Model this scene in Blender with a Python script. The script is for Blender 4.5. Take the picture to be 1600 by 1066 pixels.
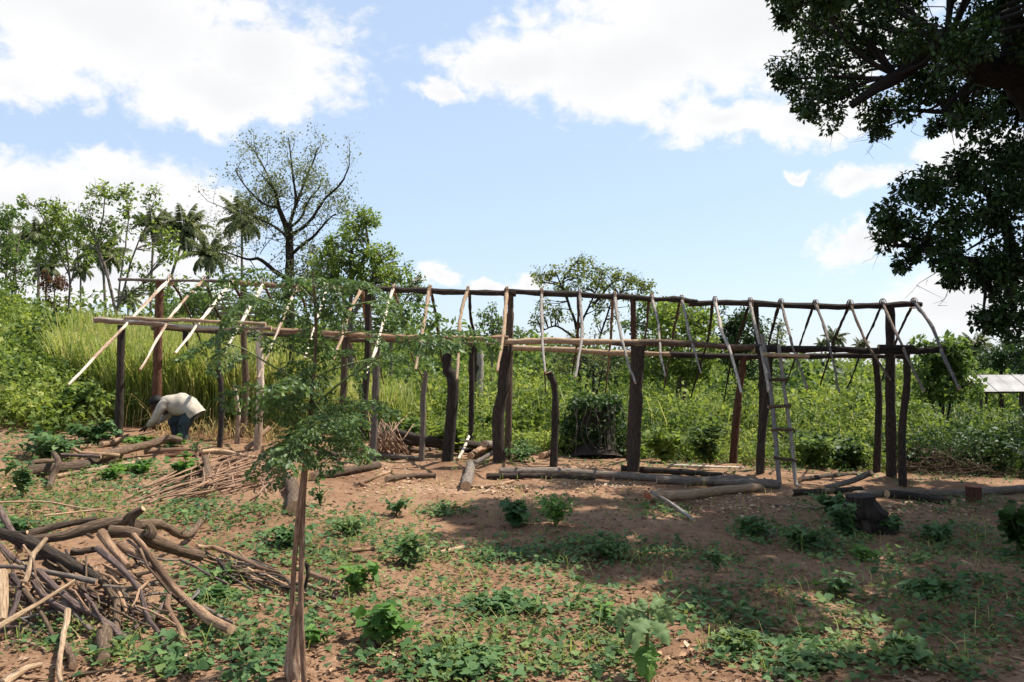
import bpy, math, random
import numpy as np
from mathutils import Vector, Matrix
R = math.radians
rng = np.random.default_rng(11)
random.seed(5)
for o in list(bpy.data.objects):
    bpy.data.objects.remove(o)
scene = bpy.context.scene
col = scene.collection

# ---------------------------------------------------------------- camera, sky, sun
CZ, F, HY = 1.6, 1280.0, 570.0
cd = bpy.data.cameras.new('camera')
cam = bpy.data.objects.new('camera', cd)
col.objects.link(cam)
cam.location = (0, 0, CZ)
cam.rotation_euler = (R(90), 0, 0)
cd.sensor_width = 36.0
cd.lens = 36.0 * F / 1600.0
cd.shift_y = (HY - 533.0) / 1600.0
cd.clip_start, cd.clip_end = 0.1, 3000
scene.camera = cam

SUN_AZ, SUN_EL = 24.0, 58.0          # azimuth measured from +X towards +Y
S = Vector((math.cos(R(SUN_EL)) * math.cos(R(SUN_AZ)), math.cos(R(SUN_EL)) * math.sin(R(SUN_AZ)), math.sin(R(SUN_EL))))
sl = bpy.data.lights.new('sun', 'SUN')
sl.energy = 5.0
sl.angle = R(0.53)
sl.color = (1.0, 0.94, 0.84)
so = bpy.data.objects.new('sun', sl)
so.rotation_euler = (-S).to_track_quat('-Z', 'Y').to_euler()
so.location = S * 50
col.objects.link(so)

scene.view_settings.view_transform = 'Standard'
scene.view_settings.look = 'None'
scene.view_settings.exposure = 0.88
scene.view_settings.gamma = 1.0
scene.view_settings.use_curve_mapping = False

scene.cycles.max_bounces = 5
scene.cycles.diffuse_bounces = 3
scene.cycles.glossy_bounces = 2
scene.cycles.transmission_bounces = 3
scene.cycles.transparent_max_bounces = 4
world = bpy.data.worlds.new('World')
scene.world = world
world.use_nodes = True
def build_world():
    nt = world.node_tree
    nt.nodes.clear()
    N, L = nt.nodes.new, nt.links.new
    out = N('ShaderNodeOutputWorld')
    sky = N('ShaderNodeTexSky')
    sky.sky_type = 'NISHITA'
    sky.sun_disc = False
    sky.sun_elevation = R(SUN_EL)
    sky.sun_rotation = R(90 - SUN_AZ)
    sky.air_density = 1.0
    sky.dust_density = 0.8
    sky.ozone_density = 1.3
    bg = N('ShaderNodeBackground')
    bg.inputs['Strength'].default_value = 0.102
    L(sky.outputs[0], bg.inputs['Color'])
    tc = N('ShaderNodeTexCoord')
    D = tc.outputs['Generated']
    def vm(op, a, b):
        n = N('ShaderNodeVectorMath'); n.operation = op
        for i, x in enumerate((a, b)):
            if x is None: continue
            if isinstance(x, tuple): n.inputs[i].default_value = x
            else: L(x, n.inputs[i])
        return n.outputs['Value'] if op == 'LENGTH' else n.outputs[0]
    def mt(op, a, b=None, clamp=False):
        n = N('ShaderNodeMath'); n.operation = op; n.use_clamp = clamp
        for i, x in enumerate((a, b)):
            if x is None: continue
            if isinstance(x, (int, float)): n.inputs[i].default_value = x
            else: L(x, n.inputs[i])
        return n.outputs[0]
    def noise(scale, detail, rough, vec, dist=0.0):
        n = N('ShaderNodeTexNoise')
        n.inputs['Scale'].default_value = scale
        n.inputs['Detail'].default_value = detail
        n.inputs['Roughness'].default_value = rough
        n.inputs['Distortion'].default_value = dist
        L(vec, n.inputs['Vector'])
        return n.outputs['Fac']
    blobs = [(150, 30, 310, 105), (395, 80, 125, 105), (330, 145, 190, 55), (40, 130, 100, 40),
             (205, 292, 125, 55), (60, 325, 170, 68), (300, 345, 100, 70), (130, 410, 260, 75),
             (1000, 95, 270, 92), (815, 105, 125, 58), (1150, 20, 360, 140), (1130, 185, 130, 40),
             (1270, 190, 110, 42), (695, 150, 55, 22), (1245, 276, 30, 14), (1350, 283, 62, 28),
             (1340, 380, 52, 44), (1500, 245, 90, 34), (685, 434, 36, 22), (770, 446, 60, 16),
             (832, 436, 36, 28), (1560, 470, 160, 60), (1200, 575, 380, 34)]
    wn = N('ShaderNodeTexNoise'); wn.inputs['Scale'].default_value = 13.0; wn.inputs['Detail'].default_value = 6; wn.inputs['Roughness'].default_value = 0.65
    L(D, wn.inputs['Vector'])
    DW = vm('ADD', D, vm('MULTIPLY', vm('SUBTRACT', wn.outputs['Color'], (0.5, 0.5, 0.5)), (0.11, 0.11, 0.07)))
    field = None
    for (px, py, rx, ry) in blobs:
        c = Vector(((px - 800) / F, 1.0, (HY - py) / F)); c.normalize()
        k = F * c.y
        v = vm('SUBTRACT', DW, tuple(c))
        v = vm('MULTIPLY', v, (k / rx, k / rx, k / ry))
        f = mt('SUBTRACT', 1.0, vm('LENGTH', v, None))
        field = f if field is None else mt('MAXIMUM', field, f)
    # the same broken cumulus goes on over the rest of the sky
    far = vm('LENGTH', vm('SUBTRACT', D, (0.0, 0.96, 0.2)), None)
    farm = N('ShaderNodeMapRange'); farm.inputs[1].default_value = 0.62; farm.inputs[2].default_value = 0.9
    L(far, farm.inputs[0])
    gen = mt('MULTIPLY', mt('SUBTRACT', noise(2.6, 4, 0.5, D), 0.56), 5.0)
    gen = mt('SUBTRACT', gen, mt('MULTIPLY', mt('SUBTRACT', 1.0, farm.outputs[0]), 4.0))
    field = mt('MAXIMUM', field, gen)
    n1 = noise(9.0, 10, 0.62, vm('MULTIPLY', D, (1, 1, 1.35)), 0.3)
    n2 = noise(3.5, 5, 0.5, vm('MULTIPLY', D, (1, 1, 1.6)), 0.2)
    n3 = noise(34.0, 6, 0.6, vm('MULTIPLY', D, (1, 1, 1.5)), 0.4)
    dens = mt('ADD', mt('ADD', field, mt('MULTIPLY', mt('SUBTRACT', n1, 0.5), 1.5)), mt('MULTIPLY', mt('SUBTRACT', n3, 0.5), 1.0))
    mr = N('ShaderNodeMapRange'); mr.interpolation_type = 'SMOOTHSTEP'
    mr.inputs[1].default_value = 0.0; mr.inputs[2].default_value = 0.5
    L(dens, mr.inputs[0])
    # cloud body: bright rims, a little grey inside
    mr2 = N('ShaderNodeMapRange'); mr2.interpolation_type = 'SMOOTHSTEP'
    mr2.inputs[1].default_value = 0.35; mr2.inputs[2].default_value = 1.0
    L(mt('ADD', field, mt('MULTIPLY', mt('SUBTRACT', n2, 0.5), 1.2)), mr2.inputs[0])
    mixc = N('ShaderNodeMixRGB')
    mixc.inputs[1].default_value = (1.0, 1.0, 1.0, 1)
    mixc.inputs[2].default_value = (0.90, 0.905, 0.925, 1)
    L(mr2.outputs[0], mixc.inputs[0])
    bgc = N('ShaderNodeBackground')
    bgc.inputs['Strength'].default_value = 0.56
    L(mixc.outputs[0], bgc.inputs['Color'])
    # thin even veil of high haze over the whole sky
    bgv = N('ShaderNodeBackground'); bgv.inputs['Color'].default_value = (0.385, 0.47, 0.60, 1); bgv.inputs['Strength'].default_value = 0.95
    mv = N('ShaderNodeMixShader'); mv.inputs[0].default_value = 0.6
    L(bg.outputs[0], mv.inputs[1]); L(bgv.outputs[0], mv.inputs[2])
    ms = N('ShaderNodeMixShader')
    L(mr.outputs[0], ms.inputs[0]); L(mv.outputs[0], ms.inputs[1]); L(bgc.outputs[0], ms.inputs[2])
    L(ms.outputs[0], out.inputs['Surface'])
build_world()

# ---------------------------------------------------------------- terrain and picture helpers
GX = np.array([-60, -30, -12, -5.7, -3.6, -0.9, 1.8, 3.7, 5.7, 12, 30, 60.])
GZ = np.array([2.2, 1.7, 0.95, 0.50, 0.30, 0.15, 0.06, -0.02, -0.17, -0.5, -1.7, -2.6])
def sm(a, lo, hi):
    t = np.clip((a - lo) / (hi - lo), 0, 1)
    return t * t * (3 - 2 * t)
def G(x, y):
    x = np.asarray(x, float); y = np.asarray(y, float)
    h = 0
    for dx in (-0.7, 0, 0.7):
        h = h + np.interp(x + dx, GX, GZ) / 3
    w = np.clip(0.35 + 0.65 * (y - 3) / 9, 0.3, 1)
    z = h * w
    z = z - 0.045 * np.clip(y - 12.2, 0, 4.5) * sm(x, -4.5, 0)
    z = z + 0.05 * np.clip(y - 15, 0, 18) * sm(-x, 3, 8) * sm(-y, -60, -30)
    near = sm(-y, -40, -12)
    z = z + near * (0.018 * np.sin(1.9 * x + 0.7 * y) + 0.014 * np.sin(2.7 * y - 1.3 * x + 1) + 0.008 * np.sin(5.1 * x + 3.3 * y))
    return z * sm(-y, -400, -120)
def P(px, py, d):
    return np.array([(px - 800) / F * d, d, CZ + (HY - py) / F * d])
def GD(px, py):
    px = np.asarray(px, float); py = np.asarray(py, float)
    d = CZ * F / np.maximum(py - HY, 8)
    for _ in range(12):
        d = 0.4 * d + 0.6 * (CZ - G((px - 800) / F * d, d)) * F / np.maximum(py - HY, 8)
    return d
def GP(px, py):
    d = GD(px, py)
    x = (np.asarray(px, float) - 800) / F * d
    return np.stack([x, d, G(x, d)], -1)

# ---------------------------------------------------------------- materials
def new_mat(name):
    m = bpy.data.materials.new(name)
    m.use_nodes = True
    nt = m.node_tree
    b = nt.nodes['Principled BSDF']
    return m, nt, b
def ramp(nt, stops, interp='LINEAR'):
    r = nt.nodes.new('ShaderNodeValToRGB')
    e = r.color_ramp.elements
    r.color_ramp.interpolation = interp
    while len(e) > 1: e.remove(e[-1])
    e[0].position = stops[0][0]; e[0].color = (*stops[0][1], 1)
    for p, c in stops[1:]:
        k = e.new(p); k.color = (*c, 1)
    return r
def leaf_mat(name, cols, trans=0.35, rough=0.6, patch=0.35, spec=0.18):
    m, nt, b = new_mat(name)
    N, L = nt.nodes.new, nt.links.new
    geo = N('ShaderNodeNewGeometry')
    tc = N('ShaderNodeTexCoord')
    n = N('ShaderNodeTexNoise'); n.inputs['Scale'].default_value = 1.1; n.inputs['Detail'].default_value = 3
    L(tc.outputs['Object'], n.inputs['Vector'])
    mx = N('ShaderNodeMix'); mx.data_type = 'FLOAT'
    mx.inputs[0].default_value = patch
    L(geo.outputs['Random Per Island'], mx.inputs[2])
    st = N('ShaderNodeMapRange'); st.inputs[1].default_value = 0.3; st.inputs[2].default_value = 0.7
    L(n.outputs['Fac'], st.inputs[0]); L(st.outputs[0], mx.inputs[3])
    k = len(cols)
    r = ramp(nt, [((i + 0.5) / k, c) for i, c in enumerate(cols)])
    L(mx.outputs[0], r.inputs[0])
    L(r.outputs[0], b.inputs['Base Color'])
    b.inputs['Roughness'].default_value = rough
    b.inputs['Specular IOR Level'].default_value = spec
    tr = N('ShaderNodeBsdfTranslucent')
    hs = N('ShaderNodeHueSaturation'); hs.inputs['Hue'].default_value = 0.485; hs.inputs['Saturation'].default_value = 1.1; hs.inputs['Value'].default_value = 1.7
    L(r.outputs[0], hs.inputs['Color']); L(hs.outputs[0], tr.inputs['Color'])
    ms = N('ShaderNodeMixShader'); ms.inputs[0].default_value = trans
    out = nt.nodes['Material Output']
    L(b.outputs[0], ms.inputs[1]); L(tr.outputs[0], ms.inputs[2]); L(ms.outputs[0], out.inputs['Surface'])
    return m
def bark_mat(name, dark, mid, light, streak=9.0, along=1.6, rough=0.9, bump=0.9, patch=None):
    m, nt, b = new_mat(name)
    N, L = nt.nodes.new, nt.links.new
    at = N('ShaderNodeAttribute'); at.attribute_name = 'bk'
    oi = N('ShaderNodeObjectInfo')
    mp = N('ShaderNodeVectorMath'); mp.operation = 'MULTIPLY'; mp.inputs[1].default_value = (streak * 11, streak * 11, along * 7)
    ad = N('ShaderNodeVectorMath'); ad.operation = 'ADD'
    L(at.outputs['Vector'], mp.inputs[0])
    sc = N('ShaderNodeVectorMath'); sc.operation = 'SCALE'; sc.inputs[0].default_value = (37, 11, 53)
    L(oi.outputs['Random'], sc.inputs['Scale'])
    L(mp.outputs[0], ad.inputs[0]); L(sc.outputs[0], ad.inputs[1])
    n = N('ShaderNodeTexNoise'); n.inputs['Scale'].default_value = 1.0; n.inputs['Detail'].default_value = 7; n.inputs['Roughness'].default_value = 0.7
    L(ad.outputs[0], n.inputs['Vector'])
    n2 = N('ShaderNodeTexNoise'); n2.inputs['Scale'].default_value = 0.10; n2.inputs['Detail'].default_value = 4
    L(ad.outputs[0], n2.inputs['Vector'])
    r = ramp(nt, [(0.34, dark), (0.5, mid), (0.68, light)])
    L(n.outputs['Fac'], r.inputs[0])
    colr = r.outputs[0]
    if patch is not None:      # peeled or weathered areas
        pr = ramp(nt, [(0.49, (0, 0, 0)), (0.57, (1, 1, 1))])
        L(n2.outputs['Fac'], pr.inputs[0])
        mx = N('ShaderNodeMixRGB'); L(pr.outputs[0], mx.inputs[0]); L(colr, mx.inputs[1]); mx.inputs[2].default_value = (*patch, 1)
        colr = mx.outputs[0]
    mu = N('ShaderNodeMixRGB'); mu.blend_type = 'MULTIPLY'; mu.inputs[0].default_value = 1
    vr = ramp(nt, [(0.0, (0.68, 0.68, 0.7)), (0.5, (0.95, 0.93, 0.92)), (1.0, (1.15, 1.1, 1.05))])
    L(oi.outputs['Random'], vr.inputs[0])
    L(colr, mu.inputs[1]); L(vr.outputs[0], mu.inputs[2])
    L(mu.outputs[0], b.inputs['Base Color'])
    b.inputs['Roughness'].default_value = rough
    b.inputs['Specular IOR Level'].default_value = 0.2
    bp = N('ShaderNodeBump'); bp.inputs['Strength'].default_value = bump; bp.inputs['Distance'].default_value = 0.02
    L(n.outputs['Fac'], bp.inputs['Height']); L(bp.outputs[0], b.inputs['Normal'])
    return m
def plain_mat(name, c, rough=0.8, var=0.25, scale=12.0, bump=0.0):
    m, nt, b = new_mat(name)
    N, L = nt.nodes.new, nt.links.new
    tc = N('ShaderNodeTexCoord')
    n = N('ShaderNodeTexNoise'); n.inputs['Scale'].default_value = scale; n.inputs['Detail'].default_value = 6
    L(tc.outputs['Object'], n.inputs['Vector'])
    c = np.array(c)
    r = ramp(nt, [(0.3, tuple(c * (1 - var))), (0.7, tuple(np.minimum(c * (1 + var), 1)))])
    L(n.outputs['Fac'], r.inputs[0]); L(r.outputs[0], b.inputs['Base Color'])
    b.inputs['Roughness'].default_value = rough
    b.inputs['Specular IOR Level'].default_value = 0.25
    if bump:
        bp = N('ShaderNodeBump'); bp.inputs['Strength'].default_value = bump; bp.inputs['Distance'].default_value = 0.01
        L(n.outputs['Fac'], bp.inputs['Height']); L(bp.outputs[0], b.inputs['Normal'])
    return m
M = {}
M['bark_dark'] = bark_mat('bark_dark', (0.013, 0.010, 0.008), (0.042, 0.032, 0.025), (0.10, 0.078, 0.06))
M['bark_brown'] = bark_mat('bark_brown', (0.035, 0.023, 0.016), (0.11, 0.075, 0.05), (0.23, 0.165, 0.115))
M['bark_purple'] = bark_mat('bark_purple', (0.04, 0.028, 0.026), (0.12, 0.085, 0.075), (0.24, 0.18, 0.155))
M['bark_grey'] = bark_mat('bark_grey', (0.07, 0.055, 0.045), (0.17, 0.14, 0.115), (0.30, 0.26, 0.22))
M['bark_red'] = bark_mat('bark_red', (0.035, 0.017, 0.011), (0.11, 0.05, 0.03), (0.20, 0.11, 0.07))
M['peeled'] = bark_mat('peeled', (0.12, 0.07, 0.042), (0.33, 0.205, 0.125), (0.52, 0.36, 0.24), patch=(0.16, 0.10, 0.065))
M['tan'] = bark_mat('tan', (0.22, 0.14, 0.085), (0.42, 0.29, 0.18), (0.58, 0.45, 0.31))
M['white_wood'] = bark_mat('white_wood', (0.33, 0.25, 0.18), (0.62, 0.54, 0.45), (0.78, 0.72, 0.64))
M['grey_wood'] = bark_mat('grey_wood', (0.10, 0.085, 0.075), (0.25, 0.225, 0.20), (0.42, 0.39, 0.36))
M['mottled'] = bark_mat('mottled', (0.13, 0.08, 0.055), (0.33, 0.23, 0.16), (0.55, 0.43, 0.32), patch=(0.6, 0.52, 0.42))
M['twig'] = bark_mat('twig', (0.12, 0.07, 0.045), (0.29, 0.18, 0.12), (0.45, 0.31, 0.21))
M['cut'] = plain_mat('cut_wood', (0.42, 0.27, 0.16), 0.85, 0.3, 30)
M['red_cut'] = plain_mat('red_cut_wood', (0.27, 0.085, 0.045), 0.8, 0.3, 20)
M['tree_dark'] = bark_mat('tree_bark_dark', (0.012, 0.009, 0.007), (0.035, 0.026, 0.02), (0.08, 0.06, 0.045), streak=3, along=0.8)
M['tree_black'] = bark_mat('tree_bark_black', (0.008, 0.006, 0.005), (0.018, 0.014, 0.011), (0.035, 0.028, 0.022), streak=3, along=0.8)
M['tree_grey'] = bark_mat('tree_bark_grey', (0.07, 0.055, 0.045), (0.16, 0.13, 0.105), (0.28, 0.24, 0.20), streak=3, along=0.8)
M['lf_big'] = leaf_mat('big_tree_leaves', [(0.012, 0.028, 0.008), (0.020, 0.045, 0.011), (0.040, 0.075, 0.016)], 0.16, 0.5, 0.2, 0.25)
M['lf_bush'] = leaf_mat('bush_leaves', [(0.065, 0.10, 0.02), (0.13, 0.185, 0.036), (0.20, 0.255, 0.055), (0.31, 0.33, 0.10)], 0.38, 0.6, 0.45)
M['lf_bush2'] = leaf_mat('bush_leaves_mid', [(0.045, 0.075, 0.017), (0.095, 0.145, 0.03), (0.16, 0.215, 0.05)], 0.36, 0.6, 0.4)
M['lf_bush3'] = leaf_mat('bush_leaves_dark', [(0.016, 0.036, 0.010), (0.03, 0.062, 0.016), (0.055, 0.10, 0.024)], 0.25, 0.5, 0.4)
M['lf_acacia'] = leaf_mat('acacia_leaves', [(0.08, 0.10, 0.04), (0.125, 0.15, 0.06), (0.18, 0.20, 0.085)], 0.35)
M['lf_light'] = leaf_mat('light_leaves', [(0.075, 0.125, 0.026), (0.13, 0.19, 0.04), (0.20, 0.26, 0.06)], 0.5)
M['lf_mid'] = leaf_mat('mid_leaves', [(0.05, 0.09, 0.022), (0.09, 0.145, 0.036), (0.14, 0.20, 0.055)], 0.45)
M['lf_yellow'] = leaf_mat('yellowish_leaves', [(0.08, 0.11, 0.026), (0.13, 0.16, 0.038), (0.19, 0.21, 0.055)], 0.4)
M['lf_palm'] = leaf_mat('palm_leaves', [(0.07, 0.09, 0.035), (0.11, 0.135, 0.055), (0.19, 0.19, 0.09)], 0.4, 0.4)
M['lf_red'] = leaf_mat('red_leaves', [(0.10, 0.04, 0.02), (0.16, 0.06, 0.03), (0.12, 0.10, 0.03)], 0.3)
M['lf_vine'] = leaf_mat('vine_leaves', [(0.035, 0.08, 0.028), (0.06, 0.12, 0.042), (0.09, 0.165, 0.058), (0.16, 0.22, 0.065)], 0.28, 0.6, 0.35, 0.18)
M['lf_weed'] = leaf_mat('weed_leaves', [(0.055, 0.13, 0.03), (0.09, 0.185, 0.04), (0.14, 0.25, 0.05)], 0.38)
M['lf_weed2'] = leaf_mat('small_weed_leaves', [(0.06, 0.10, 0.03), (0.10, 0.15, 0.04), (0.17, 0.20, 0.06)], 0.35)
M['lf_sap'] = leaf_mat('sapling_leaves', [(0.038, 0.075, 0.024), (0.066, 0.12, 0.036), (0.12, 0.18, 0.05)], 0.3, 0.5, 0.2, 0.3)
M['lf_pale'] = leaf_mat('pale_leaves', [(0.08, 0.13, 0.045), (0.105, 0.165, 0.06), (0.145, 0.21, 0.08)], 0.25, 0.6)
M['grass'] = leaf_mat('grass_blades', [(0.10, 0.15, 0.03), (0.17, 0.225, 0.05), (0.26, 0.285, 0.08), (0.36, 0.33, 0.14)], 0.35, 0.6, 0.3)
M['straw'] = leaf_mat('dry_grass', [(0.30, 0.22, 0.09), (0.42, 0.31, 0.14), (0.24, 0.24, 0.08)], 0.3)
M['litter'] = leaf_mat('leaf_litter', [(0.10, 0.055, 0.03), (0.18, 0.10, 0.055), (0.26, 0.16, 0.095), (0.30, 0.22, 0.15)], 0.1, 0.8)
M['chips'] = leaf_mat('pale_chips', [(0.28, 0.16, 0.09), (0.38, 0.24, 0.14), (0.46, 0.35, 0.25)], 0.0, 0.8)
M['stem'] = plain_mat('green_stem', (0.10, 0.13, 0.04), 0.6)
M['skin'] = plain_mat('skin', (0.055, 0.026, 0.016), 0.5, 0.15)
M['hair'] = plain_mat('hair', (0.008, 0.007, 0.007), 0.7, 0.3, 80, 0.4)
M['shirt'] = plain_mat('shirt_cloth', (0.39, 0.345, 0.28), 0.95, 0.2, 14, 0.3)
M['trousers'] = plain_mat('trouser_cloth', (0.035, 0.05, 0.058), 0.9, 0.4, 14, 0.3)
M['tin'] = plain_mat('tin_sheet', (0.20, 0.195, 0.19), 0.6, 0.35, 1.6)
M['wall_dark'] = plain_mat('dark_timber', (0.05, 0.035, 0.025), 0.9)

def ground_mat():
    m, nt, b = new_mat('soil')
    N, L = nt.nodes.new, nt.links.new
    tc = N('ShaderNodeTexCoord')
    def noise(s, d, ro=0.6):
        n = N('ShaderNodeTexNoise'); n.inputs['Scale'].default_value = s; n.inputs['Detail'].default_value = d; n.inputs['Roughness'].default_value = ro
        L(tc.outputs['Object'], n.inputs['Vector']); return n.outputs['Fac']
    a, f, g = noise(0.7, 5), noise(9, 8, 0.7), noise(70, 4, 0.7)
    r1 = ramp(nt, [(0.3, (0.15, 0.083, 0.048)), (0.5, (0.228, 0.135, 0.081)), (0.7, (0.30, 0.19, 0.122))]); L(a, r1.inputs[0])
    r2 = ramp(nt, [(0.3, (0.6, 0.55, 0.52)), (0.52, (1, 1, 1)), (0.75, (1.2, 1.18, 1.14))]); L(f, r2.inputs[0])
    m1 = N('ShaderNodeMixRGB'); m1.blend_type = 'MULTIPLY'; m1.inputs[0].default_value = 1
    L(r1.outputs[0], m1.inputs[1]); L(r2.outputs[0], m1.inputs[2])
    r3 = ramp(nt, [(0.34, (0.62, 0.58, 0.55)), (0.5, (1, 1, 1)), (0.72, (1.25, 1.22, 1.2))]); L(g, r3.inputs[0])
    m2 = N('ShaderNodeMixRGB'); m2.blend_type = 'MULTIPLY'; m2.inputs[0].default_value = 0.8
    L(m1.outputs[0], m2.inputs[1]); L(r3.outputs[0], m2.inputs[2])
    # beyond the cleared yard the soil is under turf
    sp = N('ShaderNodeSeparateXYZ'); L(tc.outputs['Object'], sp.inputs[0])
    mr = N('ShaderNodeMapRange'); mr.inputs[1].default_value = 15; mr.inputs[2].default_value = 18; L(sp.outputs['Y'], mr.inputs[0])
    m3 = N('ShaderNodeMixRGB'); L(mr.outputs[0], m3.inputs[0]); L(m2.outputs[0], m3.inputs[1]); m3.inputs[2].default_value = (0.05, 0.075, 0.022, 1)
    L(m3.outputs[0], b.inputs['Base Color'])
    b.inputs['Roughness'].default_value = 0.95
    b.inputs['Specular IOR Level'].default_value = 0.1
    ad = N('ShaderNodeMath'); ad.operation = 'ADD'; L(f, ad.inputs[0]); L(g, ad.inputs[1])
    bp = N('ShaderNodeBump'); bp.inputs['Strength'].default_value = 0.55; bp.inputs['Distance'].default_value = 0.03
    L(ad.outputs[0], bp.inputs['Height']); L(bp.outputs[0], b.inputs['Normal'])
    return m
M['soil'] = ground_mat()

# ---------------------------------------------------------------- mesh builders
class MB:
    """collects vertices, triangles and quads, then links them as ONE mesh object"""
    def __init__(self):
        self.v, self.t, self.q, self.tm, self.qm, self.bk, self.n = [], [], [], [], [], [], 0
    def add(self, V, T=None, Q=None, tm=0, qm=0, bk=None):
        V = np.asarray(V, np.float32).reshape(-1, 3)
        self.v.append(V)
        self.bk.append(np.zeros_like(V) if bk is None else np.asarray(bk, np.float32))
        if T is not None and len(T):
            T = np.asarray(T, np.int32).reshape(-1, 3); self.t.append(T + self.n); self.tm.append(np.full(len(T), tm, np.int32))
        if Q is not None and len(Q):
            Q = np.asarray(Q, np.int32).reshape(-1, 4); self.q.append(Q + self.n); self.qm.append(np.full(len(Q), qm, np.int32))
        self.n += len(V)
        return self
    def mesh(self, name, mats, smooth=True):
        V = np.concatenate(self.v)
        T = np.concatenate(self.t) if self.t else np.zeros((0, 3), np.int32)
        Q = np.concatenate(self.q) if self.q else np.zeros((0, 4), np.int32)
        me = bpy.data.meshes.new(name)
        me.vertices.add(len(V)); me.vertices.foreach_set('co', V.ravel())
        nl = T.size + Q.size
        me.loops.add(nl)
        me.loops.foreach_set('vertex_index', np.concatenate([T.ravel(), Q.ravel()]).astype(np.int32))
        npoly = len(T) + len(Q)
        me.polygons.add(npoly)
        st = np.concatenate([np.arange(len(T)) * 3, T.size + np.arange(len(Q)) * 4]).astype(np.int32)
        me.polygons.foreach_set('loop_start', st)
        mi = np.concatenate((self.tm if self.tm else []) + (self.qm if self.qm else [])) if npoly else np.zeros(0, np.int32)
        me.polygons.foreach_set('material_index', mi.astype(np.int32))
        me.polygons.foreach_set('use_smooth', np.full(npoly, smooth, bool))
        a = me.attributes.new('bk', 'FLOAT_VECTOR', 'POINT')
        a.data.foreach_set('vector', np.concatenate(self.bk).ravel())
        me.update(calc_edges=True)
        for m in (mats if isinstance(mats, (list, tuple)) else [mats]):
            me.materials.append(M[m])
        return me
    def build(self, name, mats, parent=None, smooth=True):
        o = bpy.data.objects.new(name, self.mesh(name, mats, smooth))
        col.objects.link(o)
        if parent is not None:
            o.parent = parent
            o.matrix_parent_inverse = Matrix.Translation(parent.location).inverted()
        return o
def tag(o, label, cat, group=None, kind=None):
    if label: o['label'] = label
    if cat: o['category'] = cat
    if group: o['group'] = group
    if kind: o['kind'] = kind
    return o
def empty(name, loc, label, cat, group=None):
    e = bpy.data.objects.new(name, None)
    e.empty_display_size = 0.2
    col.objects.link(e)
    e.location = loc
    return tag(e, label, cat, group)
def norm(a):
    return a / np.maximum(np.linalg.norm(a, axis=-1, keepdims=True), 1e-9)
def rdir(n):
    return norm(rng.normal(size=(n, 3)))
def spline(pts, n):
    """Catmull-Rom resample of a polyline to n points"""
    p = np.asarray(pts, float)
    if len(p) == 2:
        t = np.linspace(0, 1, n)[:, None]
        return p[0] * (1 - t) + p[1] * t
    q = np.vstack([2 * p[0] - p[1], p, 2 * p[-1] - p[-2]])
    seg = len(p) - 1
    u = np.linspace(0, seg, n); i = np.minimum(u.astype(int), seg - 1); t = (u - i)[:, None]
    a, b, c, d = q[i], q[i + 1], q[i + 2], q[i + 3]
    return 0.5 * ((2 * b) + (c - a) * t + (2 * a - 5 * b + 4 * c - d) * t ** 2 + (3 * b - a - 3 * c + d) * t ** 3)
def tube(mb, pts, r0, r1, sides=8, n=None, lump=0.08, wob=0.0, cap=1, mat=0, bend=0.0):
    """a crooked round pole: irregular radius, slight wobble, cut ends"""
    p = np.asarray(pts, float)
    L = np.linalg.norm(np.diff(p, axis=0), axis=1).sum()
    if n is None: n = int(np.clip(L / 0.12, 4, 22))
    p = spline(p, n)
    if wob:
        k = rng.normal(size=(n, 3)); k = (k + np.roll(k, 1, 0) + np.roll(k, -1, 0)) / 3
        k[0] = 0
        p = p + k * wob
    tn = norm(np.gradient(p, axis=0))
    ref = np.array([0, 0, 1.]) if abs(tn[0][2]) < 0.8 else np.array([1., 0, 0])
    U = np.zeros_like(p); u = norm(np.cross(tn[0], ref)); U[0] = u
    for i in range(1, n):
        u = u - tn[i] * np.dot(u, tn[i]); u = u / max(np.linalg.norm(u), 1e-9); U[i] = u
    W = np.cross(tn, U)
    r = np.asarray(r0 if np.ndim(r0) else np.linspace(r0, r1, n), float)
    if np.ndim(r0): r = np.interp(np.linspace(0, 1, n), np.linspace(0, 1, len(r0)), r0)
    al = np.linspace(0, 2 * np.pi, sides, endpoint=False)
    lr = 1 + lump * rng.normal(size=(n, sides)) * 0.7 + lump * rng.normal(size=(n, 1))
    rr = (r[:, None] * lr)[..., None]
    V = p[:, None] + rr * (np.cos(al)[None, :, None] * U[:, None] + np.sin(al)[None, :, None] * W[:, None])
    s = np.concatenate([[0], np.cumsum(np.linalg.norm(np.diff(p, axis=0), axis=1))])
    bk = np.stack([np.broadcast_to(np.cos(al) * r.mean(), (n, sides)), np.broadcast_to(np.sin(al) * r.mean(), (n, sides)), np.broadcast_to(s[:, None], (n, sides))], -1)
    i = np.arange(n - 1)[:, None] * sides; j = np.arange(sides)[None]; j2 = (j + 1) % sides
    Q = np.stack([i + j, i + j2, i + sides + j2, i + sides + j], -1).reshape(-1, 4)
    mb.add(V.reshape(-1, 3), None, Q, qm=mat, bk=bk.reshape(-1, 3))
    for e, ix in ((0, 0), (1, n - 1)):
        ring = V[ix]; c = ring.mean(0) + (tn[ix] * (r[ix] * 0.06) * (1 if e else -1))
        k = np.arange(sides); k2 = (k + 1) % sides
        T = np.stack([np.full(sides, sides), k2, k] if e == 0 else [np.full(sides, sides), k, k2], -1)
        mb.add(np.vstack([ring, c]), T, tm=cap, bk=np.vstack([bk[ix], bk[ix].mean(0)]))
    return mb
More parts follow.
